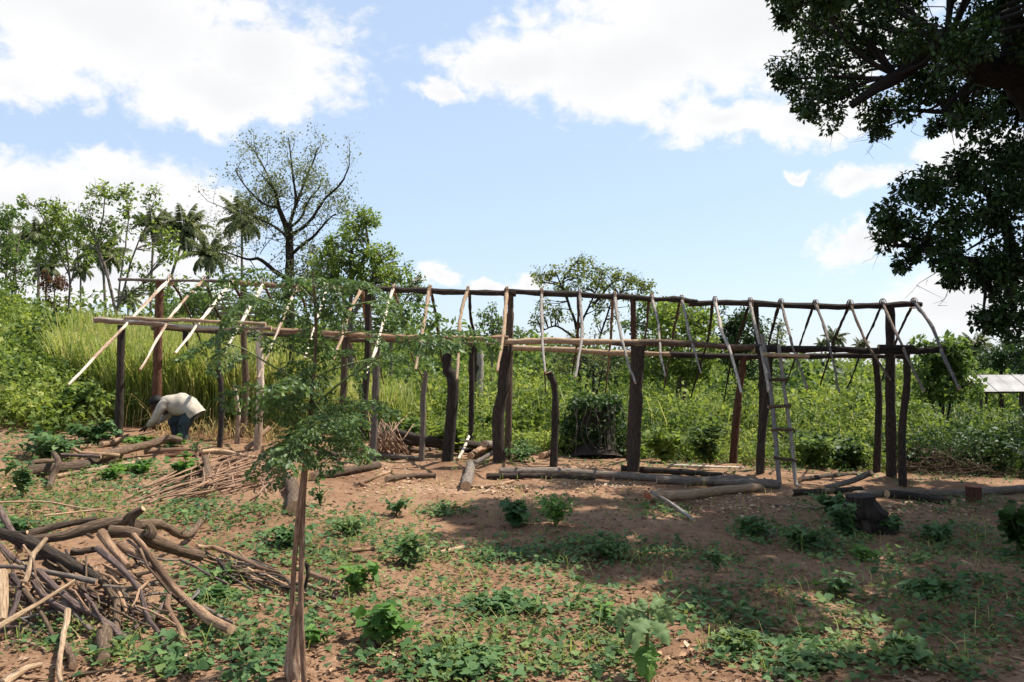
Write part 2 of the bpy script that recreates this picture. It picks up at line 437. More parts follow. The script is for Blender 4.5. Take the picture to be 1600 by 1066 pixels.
# leaf outlines, in (side, along, up)
TM = {
 'oval': (np.array([[0, 0, 0], [.30, .45, .07], [0, 1, -.06], [-.30, .45, .07]]), np.array([[0, 1, 2], [0, 2, 3]])),
 'narrow': (np.array([[0, 0, 0], [.13, .4, .03], [0, 1, -.12], [-.13, .4, .03]]), np.array([[0, 1, 2], [0, 2, 3]])),
 'round': (np.array([[0, 0, 0], [.40, .30, .06], [.36, .68, .05], [0, 1, -.05], [-.36, .68, .05], [-.40, .30, .06]]), np.array([[0, 1, 2], [0, 2, 3], [0, 3, 4], [0, 4, 5]])),
 'heart': (np.array([[0, .12, 0], [.30, -.05, .05], [.50, .30, .07], [0, 1, -.1], [-.50, .30, .07], [-.30, -.05, .05]]), np.array([[0, 1, 2], [0, 2, 3], [0, 3, 4], [0, 4, 5]])),
}
def leaves(mb, Pn, Dn, Un, Sz, kind='oval', mat=0):
    T, Fc = TM[kind]
    Pn = np.asarray(Pn, float); n = len(Pn)
    if n == 0: return mb
    Dn = norm(Dn); sd = norm(np.cross(Dn, Un) + 1e-6); up = np.cross(sd, Dn)
    Sz = np.broadcast_to(np.asarray(Sz, float), (n,))
    jit = rng.uniform(0.8, 1.2, (n, 1, 1))
    V = Pn[:, None] + Sz[:, None, None] * (T[None, :, 0:1] * jit * sd[:, None] + T[None, :, 1:2] * Dn[:, None] + T[None, :, 2:3] * up[:, None])
    k = len(T)
    Fa = (np.arange(n)[:, None, None] * k + Fc[None]).reshape(-1, 3)
    mb.add(V.reshape(-1, 3), Fa, tm=mat)
    return mb
def clump(mb, c, rad, n, size, kind='oval', mat=0, droop=0.15, shell=0.5):
    """leaves spread through a lumpy volume, denser to its outside"""
    d = rdir(n)
    u = rng.random(n) ** (1 / 3 * shell)
    p = np.asarray(c) + d * np.asarray(rad) * u[:, None]
    D = rdir(n) + 0.7 * d; D[:, 2] -= droop
    U = rdir(n) * 0.7 + d * 0.4 + np.array([0, 0, 0.7])
    return leaves(mb, p, D, U, size * rng.uniform(0.65, 1.3, n), kind, mat)
def bush(mb, c, rx, h, n, size, kind='oval', mat=0, lumps=9):
    """a shrub: several sub-clumps on a mound that reaches the ground"""
    for _ in range(lumps):
        a = rng.uniform(0, 2 * np.pi); rr = rx * 0.75 * math.sqrt(rng.random()); t = rng.random() ** 0.8
        zc = h * (0.12 + 0.78 * t) * (1 - 0.35 * (rr / rx) ** 2)
        k = 0.42 * rng.uniform(0.7, 1.3)
        clump(mb, (c[0] + rr * math.cos(a), c[1] + rr * math.sin(a), c[2] + zc), (rx * k, rx * k, h * 0.26 * rng.uniform(0.7, 1.3)), max(4, n // lumps), size, kind, mat)

# ---------------------------------------------------------------- the ground
def ground():
    ys = np.concatenate([np.linspace(-6, 2.5, 12), np.arange(2.6, 17, 0.11), np.geomspace(17.2, 1800, 60)])
    xs0 = np.linspace(-1, 1, 181)
    xs0 = np.sign(xs0) * np.abs(xs0) ** 1.6
    Y = np.repeat(ys[:, None], len(xs0), 1)
    X = xs0[None] * np.maximum(14, ys * 1.6 + 6)[:, None]
    Z = G(X, Y)
    near = (Y < 17)
    Z = Z + near * rng.normal(size=Z.shape) * 0.007
    for (fx, fy) in FEET:
        rr = np.hypot(X - fx, Y - fy); Z = Z + .055 * np.exp(-(rr / .22) ** 2) - .02 * np.exp(-((rr - .42) / .15) ** 2)
    V = np.stack([X, Y, Z], -1).reshape(-1, 3)
    ny, nx = Y.shape
    i = np.arange(ny - 1)[:, None] * nx + np.arange(nx - 1)[None]
    Q = np.stack([i, i + 1, i + nx + 1, i + nx], -1).reshape(-1, 4)
    o = MB().add(V, None, Q).build('ground', 'soil')
    o['kind'] = 'structure'
FEET = []

# ---------------------------------------------------------------- the pole frame of the long shed
def lerp(a, b, t): return a + (b - a) * t
def dep(row, px):                       # distance of the three post rows, left end to right end
    t = (px - 187) / (1412 - 187)
    return {'f': lerp(11.9, 11.6, t), 'c': lerp(13.45, 12.6, t), 'r': lerp(14.9, 13.8, t)}[row]
FE_X = [148, 300, 420, 600, 800, 1010, 1195, 1475]; FE_Y = [500, 511, 515, 525, 530, 536, 544, 548]
RE_X = [240, 330, 470, 690, 795, 900, 1060, 1180, 1410]; RE_Y = [512, 518, 525, 537, 541, 548, 554, 557, 556]
RG_X = [185, 355, 565, 805, 1088, 1300, 1438]; RG_Y = [437, 441, 452, 457, 471, 478, 474]
frame = empty('shed_frame', (0, 12.9, 0.1), 'long open pole frame of a shed with rafters, no roof yet', 'shed frame')
def part_tube(name, pts, r0, r1, mats, parent=frame, label=None, sides=9, lump=0.07, wob=0.0):
    mb = MB(); tube(mb, pts, r0, r1, sides=sides, lump=lump, wob=wob)
    o = mb.build(name, mats, parent)
    if label: o['label'] = label
    return o
def beam(name, row, pts, r, mats, label=None):
    w = [P(x, y, dep(row, x)) for x, y in pts]
    d = w[0][1]
    part_tube(name, w, r * .92 / F * d, r * 0.80 / F * d, mats, label=label, wob=0.010, lump=.09)
for pts, r, m, lb in [
    ([(185, 437), (270, 438), (356, 439)], 2.7, ('bark_grey', 'cut'), 'thin grey ridge pole at the left end'),
    ([(346, 441), (420, 446), (500, 449), (568, 453)], 4.6, ('peeled', 'cut'), 'orange peeled ridge pole'),
    ([(538, 451), (620, 452), (720, 456), (806, 459)], 5.2, ('bark_dark', 'cut'), None),
    ([(788, 456), (900, 460), (1000, 466), (1090, 471)], 5.2, ('bark_dark', 'cut'), None),
    ([(1076, 474), (1180, 475), (1300, 479), (1380, 477), (1440, 475)], 5.4, ('bark_dark', 'cut'), None)]:
    beam('ridge_beam', 'c', pts, r, m, lb)
for pts, r, m, lb in [
    ([(148, 500), (230, 505), (300, 511), (425, 515)], 5.0, ('mottled', 'cut'), None),
    ([(195, 497), (300, 501), (415, 506)], 3.4, ('tan', 'cut'), None),
    ([(428, 516), (520, 520), (602, 527)], 4.4, ('peeled', 'cut'), None),
    ([(545, 522), (640, 527), (720, 529), (794, 528)], 4.8, ('peeled', 'cut'), 'fresh orange peeled eave pole'),
    ([(774, 533), (870, 533), (960, 535), (1012, 537)], 5.4, ('tan', 'cut'), None),
    ([(956, 536), (1060, 537), (1130, 541), (1196, 543)], 5.6, ('bark_brown', 'cut'), None),
    ([(1188, 547), (1300, 546), (1390, 549), (1476, 548)], 6.0, ('bark_dark', 'cut'), None)]:
    beam('eave_beam', 'f', pts, r, m, lb)
for pts, r, m in [
    ([(238, 512), (330, 518), (470, 525), (560, 529)], 4.0, ('bark_brown', 'cut')),
    ([(520, 530), (610, 533), (690, 537), (796, 540)], 3.8, ('bark_brown', 'cut')),
    ([(798, 543), (870, 546), (960, 551), (1064, 554)], 4.6, ('tan', 'cut')),
    ([(1048, 554), (1130, 556), (1240, 557), (1330, 556), (1412, 556)], 5.0, ('bark_dark', 'cut'))]:
    beam('eave_beam', 'r', pts, r, m)
beam('tie_pole', 'f', [(1178, 545), (1215, 543)], 7, ('bark_dark', 'cut'))
beam('tie_pole', 'f', [(1372, 543), (1428, 543)], 5, ('bark_dark', 'cut'))

POSTS = [  # row, pixel polyline from top to ground, radius px at top / foot, material
    ('f', [(190, 508), (188, 590), (185, 680)], 7.0, 7.5, ('bark_dark', 'cut'), None),
    ('f', [(341, 516), (341, 570), (347, 625), (342, 700)], 5.4, 5.6, ('bark_dark', 'cut'), None),
    ('f', [(404, 516), (407, 600), (401, 710)], 6.4, 7.4, ('mottled', 'cut'), 'mottled pale post'),
    ('f', [(539, 528), (536, 620), (525, 722)], 6.0, 6.6, ('bark_brown', 'cut'), None),
    ('f', [(590, 524), (587, 600), (582, 711)], 6.0, 6.6, ('bark_grey', 'cut'), None),
    ('f', [(699, 534), (699, 578), (708, 602), (697, 727)], [8.5, 9, 11, 10.5], None, ('bark_dark', 'cut'), 'thick post with a kink near its top'),
    ('f', [(790, 540), (786, 610), (778, 655), (781, 731)], 11.5, 11.0, ('bark_dark', 'cut'), None),
    ('f', [(997, 540), (994, 630), (988, 737)], 12.0, 12.0, ('bark_dark', 'cut'), None),
    ('f', [(1201, 553), (1198, 620), (1190, 680), (1187, 745)], 8.5, 8.0, ('bark_dark', 'cut'), None),
    ('f', [(1416, 551), (1417, 600), (1409, 680), (1411, 764)], 6.6, 7.2, ('bark_dark', 'cut'), None),
    ('c', [(250, 440), (247, 540), (244, 685)], 7.5, 8.5, ('bark_red', 'cut'), 'reddish centre post'),
    ('c', [(380, 447), (381, 540), (384, 610), (376, 708)], 5.6, 6.6, ('bark_brown', 'cut'), None),
    ('c', [(575, 458), (575, 540), (570, 620), (560, 705)], 6.2, 6.8, ('bark_dark', 'cut'), None),
    ('c', [(798, 459), (797, 540), (793, 715)], 5.5, 7.0, ('bark_brown', 'cut'), None),
    ('c', [(989, 468), (990, 560), (982, 732)], 5.2, 6.4, ('bark_red', 'cut'), None),
    ('c', [(1181, 478), (1183, 520), (1191, 600), (1186, 740)], 5.0, 6.0, ('bark_dark', 'cut'), None),
    ('c', [(1391, 480), (1391, 600), (1393, 762)], 8.5, 9.5, ('bark_dark', 'cut'), 'tallest dark centre post'),
    ('r', [(290, 517), (288, 600), (287, 700)], 5.0, 5.4, ('bark_dark', 'cut'), None),
    ('r', [(455, 527), (457, 600), (455, 712)], 5.4, 6.0, ('bark_dark', 'cut'), None),
    ('r', [(737, 540), (737, 620), (735, 722)], 5.0, 6.0, ('bark_dark', 'cut'), None),
    ('r', [(1162, 558), (1152, 640), (1144, 742)], 6.6, 7.4, ('bark_red', 'cut'), None),
    ('r', [(1368, 560), (1373, 630), (1369, 750)], 6.2, 6.6, ('bark_dark', 'cut'), None)]
for row, pts, r0, r1, m, lb in POSTS:
    d = dep(row, pts[-1][0])
    w = [P(x, y, dep(row, pts[0][0])) for x, y in pts]
    w[-1][2] = float(G(w[-1][0], w[-1][1])) - 0.15
    FEET.append((w[-1][0], w[-1][1]))
    k = d / F
    rr = [q * k * .85 for q in r0] if r1 is None else r0 * k * .82
    part_tube('post', w, rr, None if r1 is None else r1 * k * .82, m, label=lb, sides=11, lump=0.05)

ground()
def rafter(pts, r, m, front=True):
    (x0, y0) = pts[0]
    yr = np.interp(x0, RG_X, RG_Y)
    ys = [p[1] for p in pts]; xs = [p[0] for p in pts]
    EX, EY = (FE_X, FE_Y) if front else (RE_X, RE_Y)
    xm = np.interp(np.interp(0, [0, 1], [520, 540]), ys, xs)
    ye = np.interp(xm, EX, EY)
    dr, de = dep('c', x0), dep('f' if front else 'r', xm)
    off = -0.05 if front else 0.05
    w = []
    for x, y in pts:
        t = (y - yr) / (ye - yr)
        inv = lerp(1 / (dr + off), 1 / (de + off), t)
        w.append(P(x, y, np.clip(1 / inv, 10.2, 17.2)))
    k = dr / F
    ro = part_tube('rafter', w, r * k * (.78 if x0 < 830 else .68), r * (.46 if x0 < 830 else .40) * k, m, sides=8, lump=0.12, wob=0.006)
    if front:                              # rope binding where it crosses the ridge pole
        c = P(x0, yr, dr); rr = 6.2 * k; al = np.linspace(0, 2 * np.pi * 3.2, 30)
        mb = MB()
        tube(mb, np.stack([c[0] + np.linspace(-1, 1, 30) * .022 + .008 * np.sin(al * .5), c[1] + rr * 1.35 * np.cos(al), c[2] + rr * 1.35 * np.sin(al) + .005], -1), .0065, .0065, sides=4, n=44, lump=0.1, cap=0)
        mb.build('lashing', 'twig', ro)
W_, T_, Gy, Mo, Dk, Bn = ('white_wood', 'cut'), ('tan', 'cut'), ('grey_wood', 'cut'), ('mottled', 'cut'), ('bark_dark', 'cut'), ('bark_brown', 'cut')
Pl = ('peeled', 'cut'); BG = ('bark_grey', 'cut')
for pts, r, m in [
    ([(266, 435), (107, 602)], 3.6, ('mottled', 'cut')), ([(319, 437), (272, 488), (219, 577)], 3.2, Mo),
    ([(364, 438), (274, 552)], 3.7, W_), ([(412, 442), (350, 552)], 3.8, W_),
    ([(466, 447), (441, 500), (404, 590)], 3.2, Mo), ([(513, 445), (498, 492), (476, 560)], 3.2, W_),
    ([(566, 448), (545, 490), (533, 530), (521, 562)], 3.5, T_), ([(616, 446), (602, 491), (589, 541), (572, 584)], 3.6, W_),
    ([(672, 448), (661, 515), (649, 578)], 4.0, T_), ([(731, 450), (720, 490), (717, 530), (714, 593)], 3.8, T_),
    ([(792, 450), (787, 520), (777, 579)], 4.0, T_), ([(846, 452), (847, 530), (852, 582)], 3.7, Gy),
    ([(905, 455), (909, 525), (899, 591)], 3.7, Gy), ([(960, 458), (967, 510), (982, 568), (993, 599)], 3.8, Gy),
    ([(1018, 463), (1029, 508), (1032, 555), (1040, 587)], 3.2, Gy), ([(1065, 466), (1078, 525), (1096, 583)], 3.5, Gy),
    ([(1117, 468), (1127, 513), (1144, 560), (1158, 613)], 4.2, W_), ([(1172, 471), (1181, 515), (1194, 565), (1200, 612)], 4.0, Gy),
    ([(1220, 471), (1233, 520), (1243, 556), (1262, 608)], 3.6, BG), ([(1274, 472), (1291, 520), (1300, 562), (1313, 614)], 3.6, BG),
    ([(1328, 473), (1346, 520), (1369, 560), (1391, 593)], 3.6, Bn), ([(1379, 473), (1400, 520), (1419, 562), (1444, 612)], 3.6, BG),
    ([(1428, 471), (1456, 510), (1478, 565), (1500, 608)], 4.4, Gy)]:
    rafter(pts, r, m, True)
for pts, r, m in [
    ([(268, 440), (293, 485), (330, 576)], 3.0, Bn), ([(321, 441), (345, 500), (380, 575)], 3.2, Bn), ([(364, 444), (383, 480), (404, 545)], 3.0, Bn),
    ([(414, 449), (433, 490), (450, 560)], 3.0, Bn), ([(468, 452), (478, 485), (500, 570)], 3.4, Bn), ([(520, 452), (534, 500), (562, 577)], 3.2, Pl),
    ([(566, 455), (572, 500), (586, 545), (600, 600)], 3.2, Pl), ([(616, 455), (632, 505), (645, 560), (663, 594)], 3.2, Pl),
    ([(674, 457), (683, 505), (690, 565)], 3.2, Bn), ([(733, 457), (736, 500), (744, 535), (742, 575)], 3.6, Dk),
    ([(790, 459), (793, 530), (795, 590)], 3.2, Bn), ([(846, 460), (848, 540), (853, 612)], 3.0, Bn),
    ([(904, 463), (902, 535), (894, 584)], 3.6, Bn), ([(958, 466), (953, 545), (946, 614)], 3.6, Pl),
    ([(1014, 469), (1010, 510), (1003, 580)], 3.2, Bn), ([(1062, 472), (1051, 530), (1038, 606)], 3.2, Bn),
    ([(1113, 475), (1107, 525), (1093, 575), (1080, 620)], 3.6, Dk), ([(1170, 479), (1155, 525), (1141, 570), (1131, 628)], 3.6, Dk),
    ([(1216, 480), (1203, 530), (1190, 580), (1184, 608)], 3.2, Dk), ([(1270, 480), (1251, 535), (1228, 601)], 3.2, Dk),
    ([(1325, 481), (1302, 535), (1282, 603)], 3.4, Dk), ([(1376, 481), (1352, 535), (1324, 606)], 3.2, Dk),
    ([(1424, 480), (1401, 530), (1375, 602)], 3.2, Dk)]:
    rafter(pts, r, m, False)

# loose stakes standing by the frame
def stake(pts, r0, r1, d, m, label):
    w = [P(x, y, d) for x, y in pts]
    w[-1][2] = float(G(w[-1][0], w[-1][1])) - 0.12
    mb = MB(); tube(mb, w, r0 * d / F, r1 * d / F, sides=9, lump=0.08, wob=0.006)
    tag(mb.build('stake', m), label, 'stake', 'loose stakes')
stake([(667, 574), (662, 622), (659, 719)], 3.6, 4.6, 12.2, ('bark_grey', 'cut'), 'thin grey stake standing left of the kinked thick post')
stake([(857, 582), (868, 616), (864, 729)], [4, 6, 6.2], 6.2, 12.0, ('bark_dark', 'cut'), 'bent dark stake left of the vine-covered stump') if False else \
    stake([(857, 582), (868, 616), (864, 729)], 5.0, 6.6, 12.0, ('bark_dark', 'cut'), 'bent dark stake standing left of the dark vine-covered mound')
stake([(366, 600), (372, 645), (369, 700)], 2.6, 4.0, 12.6, ('mottled', 'cut'), 'short crooked stake between the posts right of the bending person')

# ---------------------------------------------------------------- ladder
def ladder():
    dt, db = 11.35, 11.0
    L = [P(1191, 522, dt), P(1203, 600, dt - 0.1), P(1212, 690, db + 0.1), P(1218, 762, db)]
    Rr = [P(1217, 540, dt), P(1225, 605, dt - 0.1), P(1237, 690, db + 0.1), P(1243, 752, db), P(1250, 780, db - 0.15)]
    L[-1][2] = float(G(L[-1][0], L[-1][1])) - 0.02
    Rr[-1][2] = float(G(Rr[-1][0], Rr[-1][1])) + 0.005
    e = empty('ladder', tuple((L[-1] + Rr[-1]) / 2), 'rough pole ladder with five rungs leaning on the eave', 'ladder')
    part_tube('rail', L, 0.030, 0.034, ('grey_wood', 'cut'), e, sides=8)
    part_tube('rail', Rr, 0.026, 0.030, ('grey_wood', 'cut'), e, sides=8)
    for (x0, y0, x1, y1, r) in [(1193, 554, 1264, 557, .026), (1196, 594, 1230, 593, .02), (1200, 636, 1236, 634, .022), (1204, 672, 1240, 671, .02), (1208, 715, 1245, 720, .022)]:
        t = (y0 - 530) / 230; d = lerp(dt, db, t) - 0.035
        part_tube('rung', [P(x0, y0, d), P(x1, y1, d)], r, r, ('tan', 'cut') if y0 < 560 else ('bark_brown', 'cut'), e, sides=7)
ladder()

# ---------------------------------------------------------------- logs, sticks, firewood
CROP = 3.7267
def log_world(name, w, r0, r1, m, label, cat='log', group=None, sides=10, lump=0.07, wob=0.0, extra=None):
    mb = MB(); tube(mb, w, r0, r1, sides=sides, lump=lump, wob=wob)
    if extra:
        for (pts, a, b) in extra: tube(mb, pts, a, b, sides=8, lump=lump)
    return tag(mb.build(name, m), label, cat, group)
def log_px(name, pts, r0, r1, m, label, cat='log', group=None, lift=None, extra=None, wob=0.0, sides=10):
    """rests on the ground: pts are pixel centres of the log; lift = metres above the ground per point"""
    w = []
    n = len(pts)
    for i, (x, y) in enumerate(pts):
        r = lerp(r0, r1, i / (n - 1))
        d = float(GD(x, y + r * 0.95))
        if lift is not None:
            for _ in range(8):
                z = float(G((x - 800) / F * d, d)) + lift[i] + r * d / F
                d = 0.4 * d + 0.6 * (CZ - z) * F / max(y - HY, 8)
        w.append(P(x, y, d))
    dm = np.mean([q[1] for q in w])
    ex = None
    if extra:
        ex = []
        for (ep, a, b) in extra:
            d0 = min(w, key=lambda q: abs(q[0] / q[1] * F + 800 - ep[0][0]))[1]
            ex.append(([P(x, y, d0 - 0.01) for x, y in ep], a * dm / F, b * dm / F))
    return log_world(name, w, r0 * dm / F, r1 * dm / F, m, label, cat, group, extra=ex, wob=wob, sides=sides)
DK, BR, PU, GR, PE, TA = [(k, 'cut') for k in ('bark_dark', 'bark_brown', 'bark_purple', 'bark_grey', 'peeled', 'tan')]
# the long poles lying beside the frame
log_px('log', [(780, 737), (870, 737), (980, 744), (1090, 751), (1200, 756)], 6.5, 6, GR, 'long grey log lying along the foot of the frame')
log_px('log', [(760, 744), (850, 744), (930, 748)], 4.5, 4, DK, 'dark log tucked in front of the long grey log')
log_px('log', [(1026, 750), (1090, 752), (1150, 750), (1200, 756), (1217, 757)], 6.8, 6.5, GR, 'wavy grey log ending at the ladder foot')
log_px('log', [(1012, 777), (1080, 773), (1130, 766), (1188, 761)], 9, 5.5, ('tan', 'red_cut'), 'pale brown log with a red cut end')
log_px('log', [(1016, 768), (1050, 788), (1085, 814)], 2.6, 3.2, ('grey_wood', 'cut'), 'thin grey stick leaning across the red-ended log', 'stick', lift=[0.2, 0.08, 0])
log_px('log', [(970, 733), (1060, 737), (1130, 743)], 6, 4, DK, 'dark rotten log behind the long grey log')
log_px('log', [(1336, 772), (1420, 770), (1500, 771), (1590, 764), (1640, 764)], 5.5, 7, GR, 'long pale log lying behind the red wood block')
log_px('log', [(1386, 772), (1430, 776), (1490, 786)], 7, 5.5, DK, 'dark log angled in front of the long pale log')
log_px('log', [(1286, 763), (1330, 752), (1362, 738)], 4, 4.5, GR, 'plank-like log propped up left of the tallest post', lift=[0, .08, .25])
log_px('log', [(1250, 749), (1310, 742), (1364, 741)], 3, 3, DK, 'thin dark pole on the ground behind the ladder')
log_px('log', [(1236, 770), (1290, 768), (1345, 764)], 5, 4.5, DK, 'short dark log between the ladder and the stump')
log_px('log', [(1210, 790), (1280, 796)], 2.2, 2.0, GR, 'slim grey stick lying left of the stump', 'stick')
log_px('log', [(1046, 727), (1100, 729), (1162, 731)], 2.0, 1.8, ('white_wood', 'cut'), 'pale straight lath behind the red-barked post', 'stick')
log_px('log', [(736, 726), (733, 742), (728, 760)], 8, 8, GR, 'short sawn log pointing at the camera beside the thick posts')
log_px('log', [(728, 761), (765, 760), (802, 752)], 2.8, 2.4, PE, 'fresh peeled stick among pale wood chips', 'stick')
log_px('log', [(488, 745), (530, 738), (570, 731), (592, 727)], 6.5, 6.5, BR, 'brown log angled right of the sapling stem')
log_px('log', [(604, 749), (640, 744), (680, 743)], 4.5, 4, BR, 'short crooked log in the middle of the bare yard')
log_px('log', [(555, 757), (580, 748), (612, 736)], 3, 2.6, PE, 'forked peeled stick left of the short crooked log', 'stick', extra=[([(560, 754), (584, 767)], 3, 2.4)])
log_px('log', [(496, 712), (570, 711), (655, 716)], 4.8, 3.8, GR, 'long grey pole lying below the stacked brushwood')
log_px('log', [(497, 711), (530, 714)], 7, 7, DK, 'dark stubby log at the left end of the grey pole')
log_px('log', [(448, 745), (458, 765), (460, 795)], 10, 11, BR, 'thick short log standing out left of the sapling stem')
log_px('log', [(520, 862), (560, 860), (602, 856)], 3.4, 2.6, PE, 'peeled stick lying on soil right of the sapling', 'stick')
log_px('log', [(688, 864), (726, 855)], 4, 3.2, TA, 'small pale stick in the middle of the weeds', 'stick')
log_px('log', [(716, 718), (726, 698), (735, 676)], 2.2, 2.4, ('white_wood', 'cut'), 'pale stick leaning upward between the two thick posts', 'stick', lift=[0, .15, .3])
log_px('log', [(735, 713), (752, 702), (776, 690)], 5, 5, PE, 'peeled log leaning left of the broad middle post', lift=[0, .06, .14])
log_px('log', [(742, 724), (762, 712), (785, 700)], 3.6, 3.6, GR, 'grey branch propped in front of the peeled log', lift=[0, .06, .14])
log_px('log', [(756, 694), (790, 696), (830, 704)], 5, 3, GR, 'grey branch crossing behind the broad middle post', lift=[.2, .1, 0])
log_px('log', [(836, 706), (852, 692), (872, 680)], 4.5, 4.5, BR, 'brown log leaning behind the bent dark stake', lift=[0, .1, .2])
log_px('log', [(846, 712), (880, 702)], 4.5, 4.5, PE, 'short peeled log beside the bent dark stake', lift=[0, .05])
log_px('log', [(620, 676), (660, 686), (720, 692), (790, 702)], 6.5, 5, DK, 'long fallen dark branch behind the thin grey stake', lift=[.22, .2, .15, .02])
log_px('log', [(622, 690), (680, 696), (740, 706)], 5, 4, DK, 'second fallen dark branch lying under the first', lift=[.08, .06, 0])
log_px('log', [(625, 702), (660, 704), (700, 700)], 4.5, 3.5, BR, 'brown root piece under the fallen dark branches')
log_px('log', [(628, 682), (642, 672), (656, 660)], 7, 5, DK, 'upturned broken butt of the fallen branch', lift=[.1, .2, .32])
log_px('log', [(505, 712), (560, 700), (620, 682)], 2.6, 2.2, PE, 'thin pole leaning into the stacked brushwood', 'stick', lift=[0, .06, .2])
log_px('log', [(384, 702), (398, 690), (421, 668)], 4, 3.5, PE, 'peeled branch leaning behind the mottled post', lift=[0, .1, .3])

# heap of thick logs in front of the bending person
gh = 'logs in the heap before the person'
for pts, r0, r1, m, lb, lift, ex in [
    ([(46, 736), (120, 729), (170, 718), (186, 711)], 9.5, 8, BR, 'thick dark-barked log at the front of the left heap', None, None),
    ([(150, 715), (200, 702), (240, 693), (262, 685), (284, 689)], 6.5, 5.5, BR, 'long crooked log with a hooked end near the person', [.1, .1, .12, .16, .12], None),
    ([(65, 708), (110, 701), (140, 697)], 5, 4, PE, 'pale peeled log at the back of the left heap', [.05, .08, .08], None),
    ([(114, 700), (126, 708), (165, 710), (186, 712)], 3, 3, PE, 'curved peeled branch on top of the left heap', [.22, .16, .16, .14], None),
    ([(95, 711), (130, 712), (158, 714)], 3.2, 2.6, PU, 'dark thin log in the middle of the left heap', [.14, .14, .14], None),
    ([(52, 722), (85, 720)], 4, 4, BR, 'short brown log end at the left of the heap', [.06, .06], None),
    ([(84, 709), (92, 722), (84, 740), (77, 762)], 4.5, 4.5, BR, 'crooked branch lying across the thick dark-barked log', [.2, .2, .08, 0], None),
    ([(88, 745), (118, 739), (140, 736)], 4, 3.5, PE, 'peeled log in the weeds below the left heap', None, None),
    ([(134, 737), (170, 731), (215, 724), (226, 722)], 4, 5, TA, 'pale log with a broken upper end right of the thick log', None, [([(214, 724), (218, 716)], 5, 3)]),
    ([(158, 695), (180, 690), (200, 682)], 4.5, 4.5, PE, 'short peeled log with a rounded end beside the left post', None, None),
    ([(225, 707), (250, 704), (290, 702)], 3.8, 3.2, PE, 'peeled pole end below the hooked log', [.03, .05, .05], None),
    ([(258, 713), (290, 711), (315, 711)], 4, 3.2, ('bark_red', 'cut'), 'red-brown log right of the left heap', [.02, .03, .03], None),
    ([(312, 706), (345, 705), (385, 713), (430, 718)], 3.6, 3, TA, 'pale pole lying behind the loose twig heap', [.05, .05, .03, .02], None),
    ([(345, 715), (365, 722), (376, 731)], 4, 3, ('bark_red', 'cut'), 'red-brown stick end behind the twig heap', None, None),
    ([(320, 714), (324, 730), (322, 750)], 5, 7, BR, 'upright twisted root at the left end of the twig heap', [.15, .06, 0], None),
    ([(0, 764), (25, 760), (52, 756)], 2, 2, TA, 'thin stick lying in the weeds at the left edge', None, None)]:
    log_px('log', pts, r0, r1, m, lb, 'log', gh, lift=lift, extra=ex)
log_px('log', [(-6, 785), (70, 784), (110, 791), (178, 801)], 1.7, 1.3, TA, 'long thin pale rod across the weeds above the firewood', 'stick', lift=[.1, .1, .08, .05])
log_px('log', [(68, 806), (120, 800), (166, 795)], 1.5, 1.2, TA, 'shorter thin pale rod just above the firewood', 'stick', lift=[.08, .08, .08])

# the big firewood heap at the lower left
def heap(pts, r0, r1, m, label, extra=None, back=0.0):
    w = []
    n = len(pts)
    for i, (cx, cy) in enumerate(pts):
        x, y = cx / CROP, 780 + cy / CROP
        r = lerp(r0, r1, i / (n - 1)) / CROP
        low = y + r * 0.95
        by = 1000 - (1000 - y) * 0.42
        t = float(sm(np.array(x), 215, 330))
        by = lerp(by, low + (9 if x > 300 else 3), t)
        by = max(by, low)
        d = float(GD(x, by)) + back
        w.append(P(x, y, d))
    dm = np.mean([q[1] for q in w])
    ex = None
    if extra:
        ex = []
        for (ep, a, b) in extra:
            c0 = (ep[0][0] / CROP - 800) / F
            d0 = min(w, key=lambda q: abs(q[0] / q[1] - c0))[1]
            ex.append(([P(x / CROP, 780 + y / CROP, d0 - 0.01) for x, y in ep], a * dm / F / CROP, b * dm / F / CROP))
    k = dm / F / CROP * .76
    ex = ex or []
    for _ in range(int(rng.integers(0, 3)) if n > 2 else 0):      # snapped side branches
        sp = spline(w, 12); i = int(rng.integers(2, 10)); tn_ = norm(sp[i + 1] - sp[i]); rr = lerp(r0, r1, i / 11) * k
        dr = norm(np.cross(tn_, rdir(1)[0]) + tn_ * .6)
        ex.append(([sp[i], sp[i] + dr * rr * rng.uniform(1.6, 3.2)], rr * rng.uniform(.35, .6), rr * rng.uniform(.2, .35)))
    log_world('firewood_log', w, r0 * k, r1 * k, m, label, 'log', 'firewood heap', extra=ex, lump=0.115, wob=0.010, sides=11)
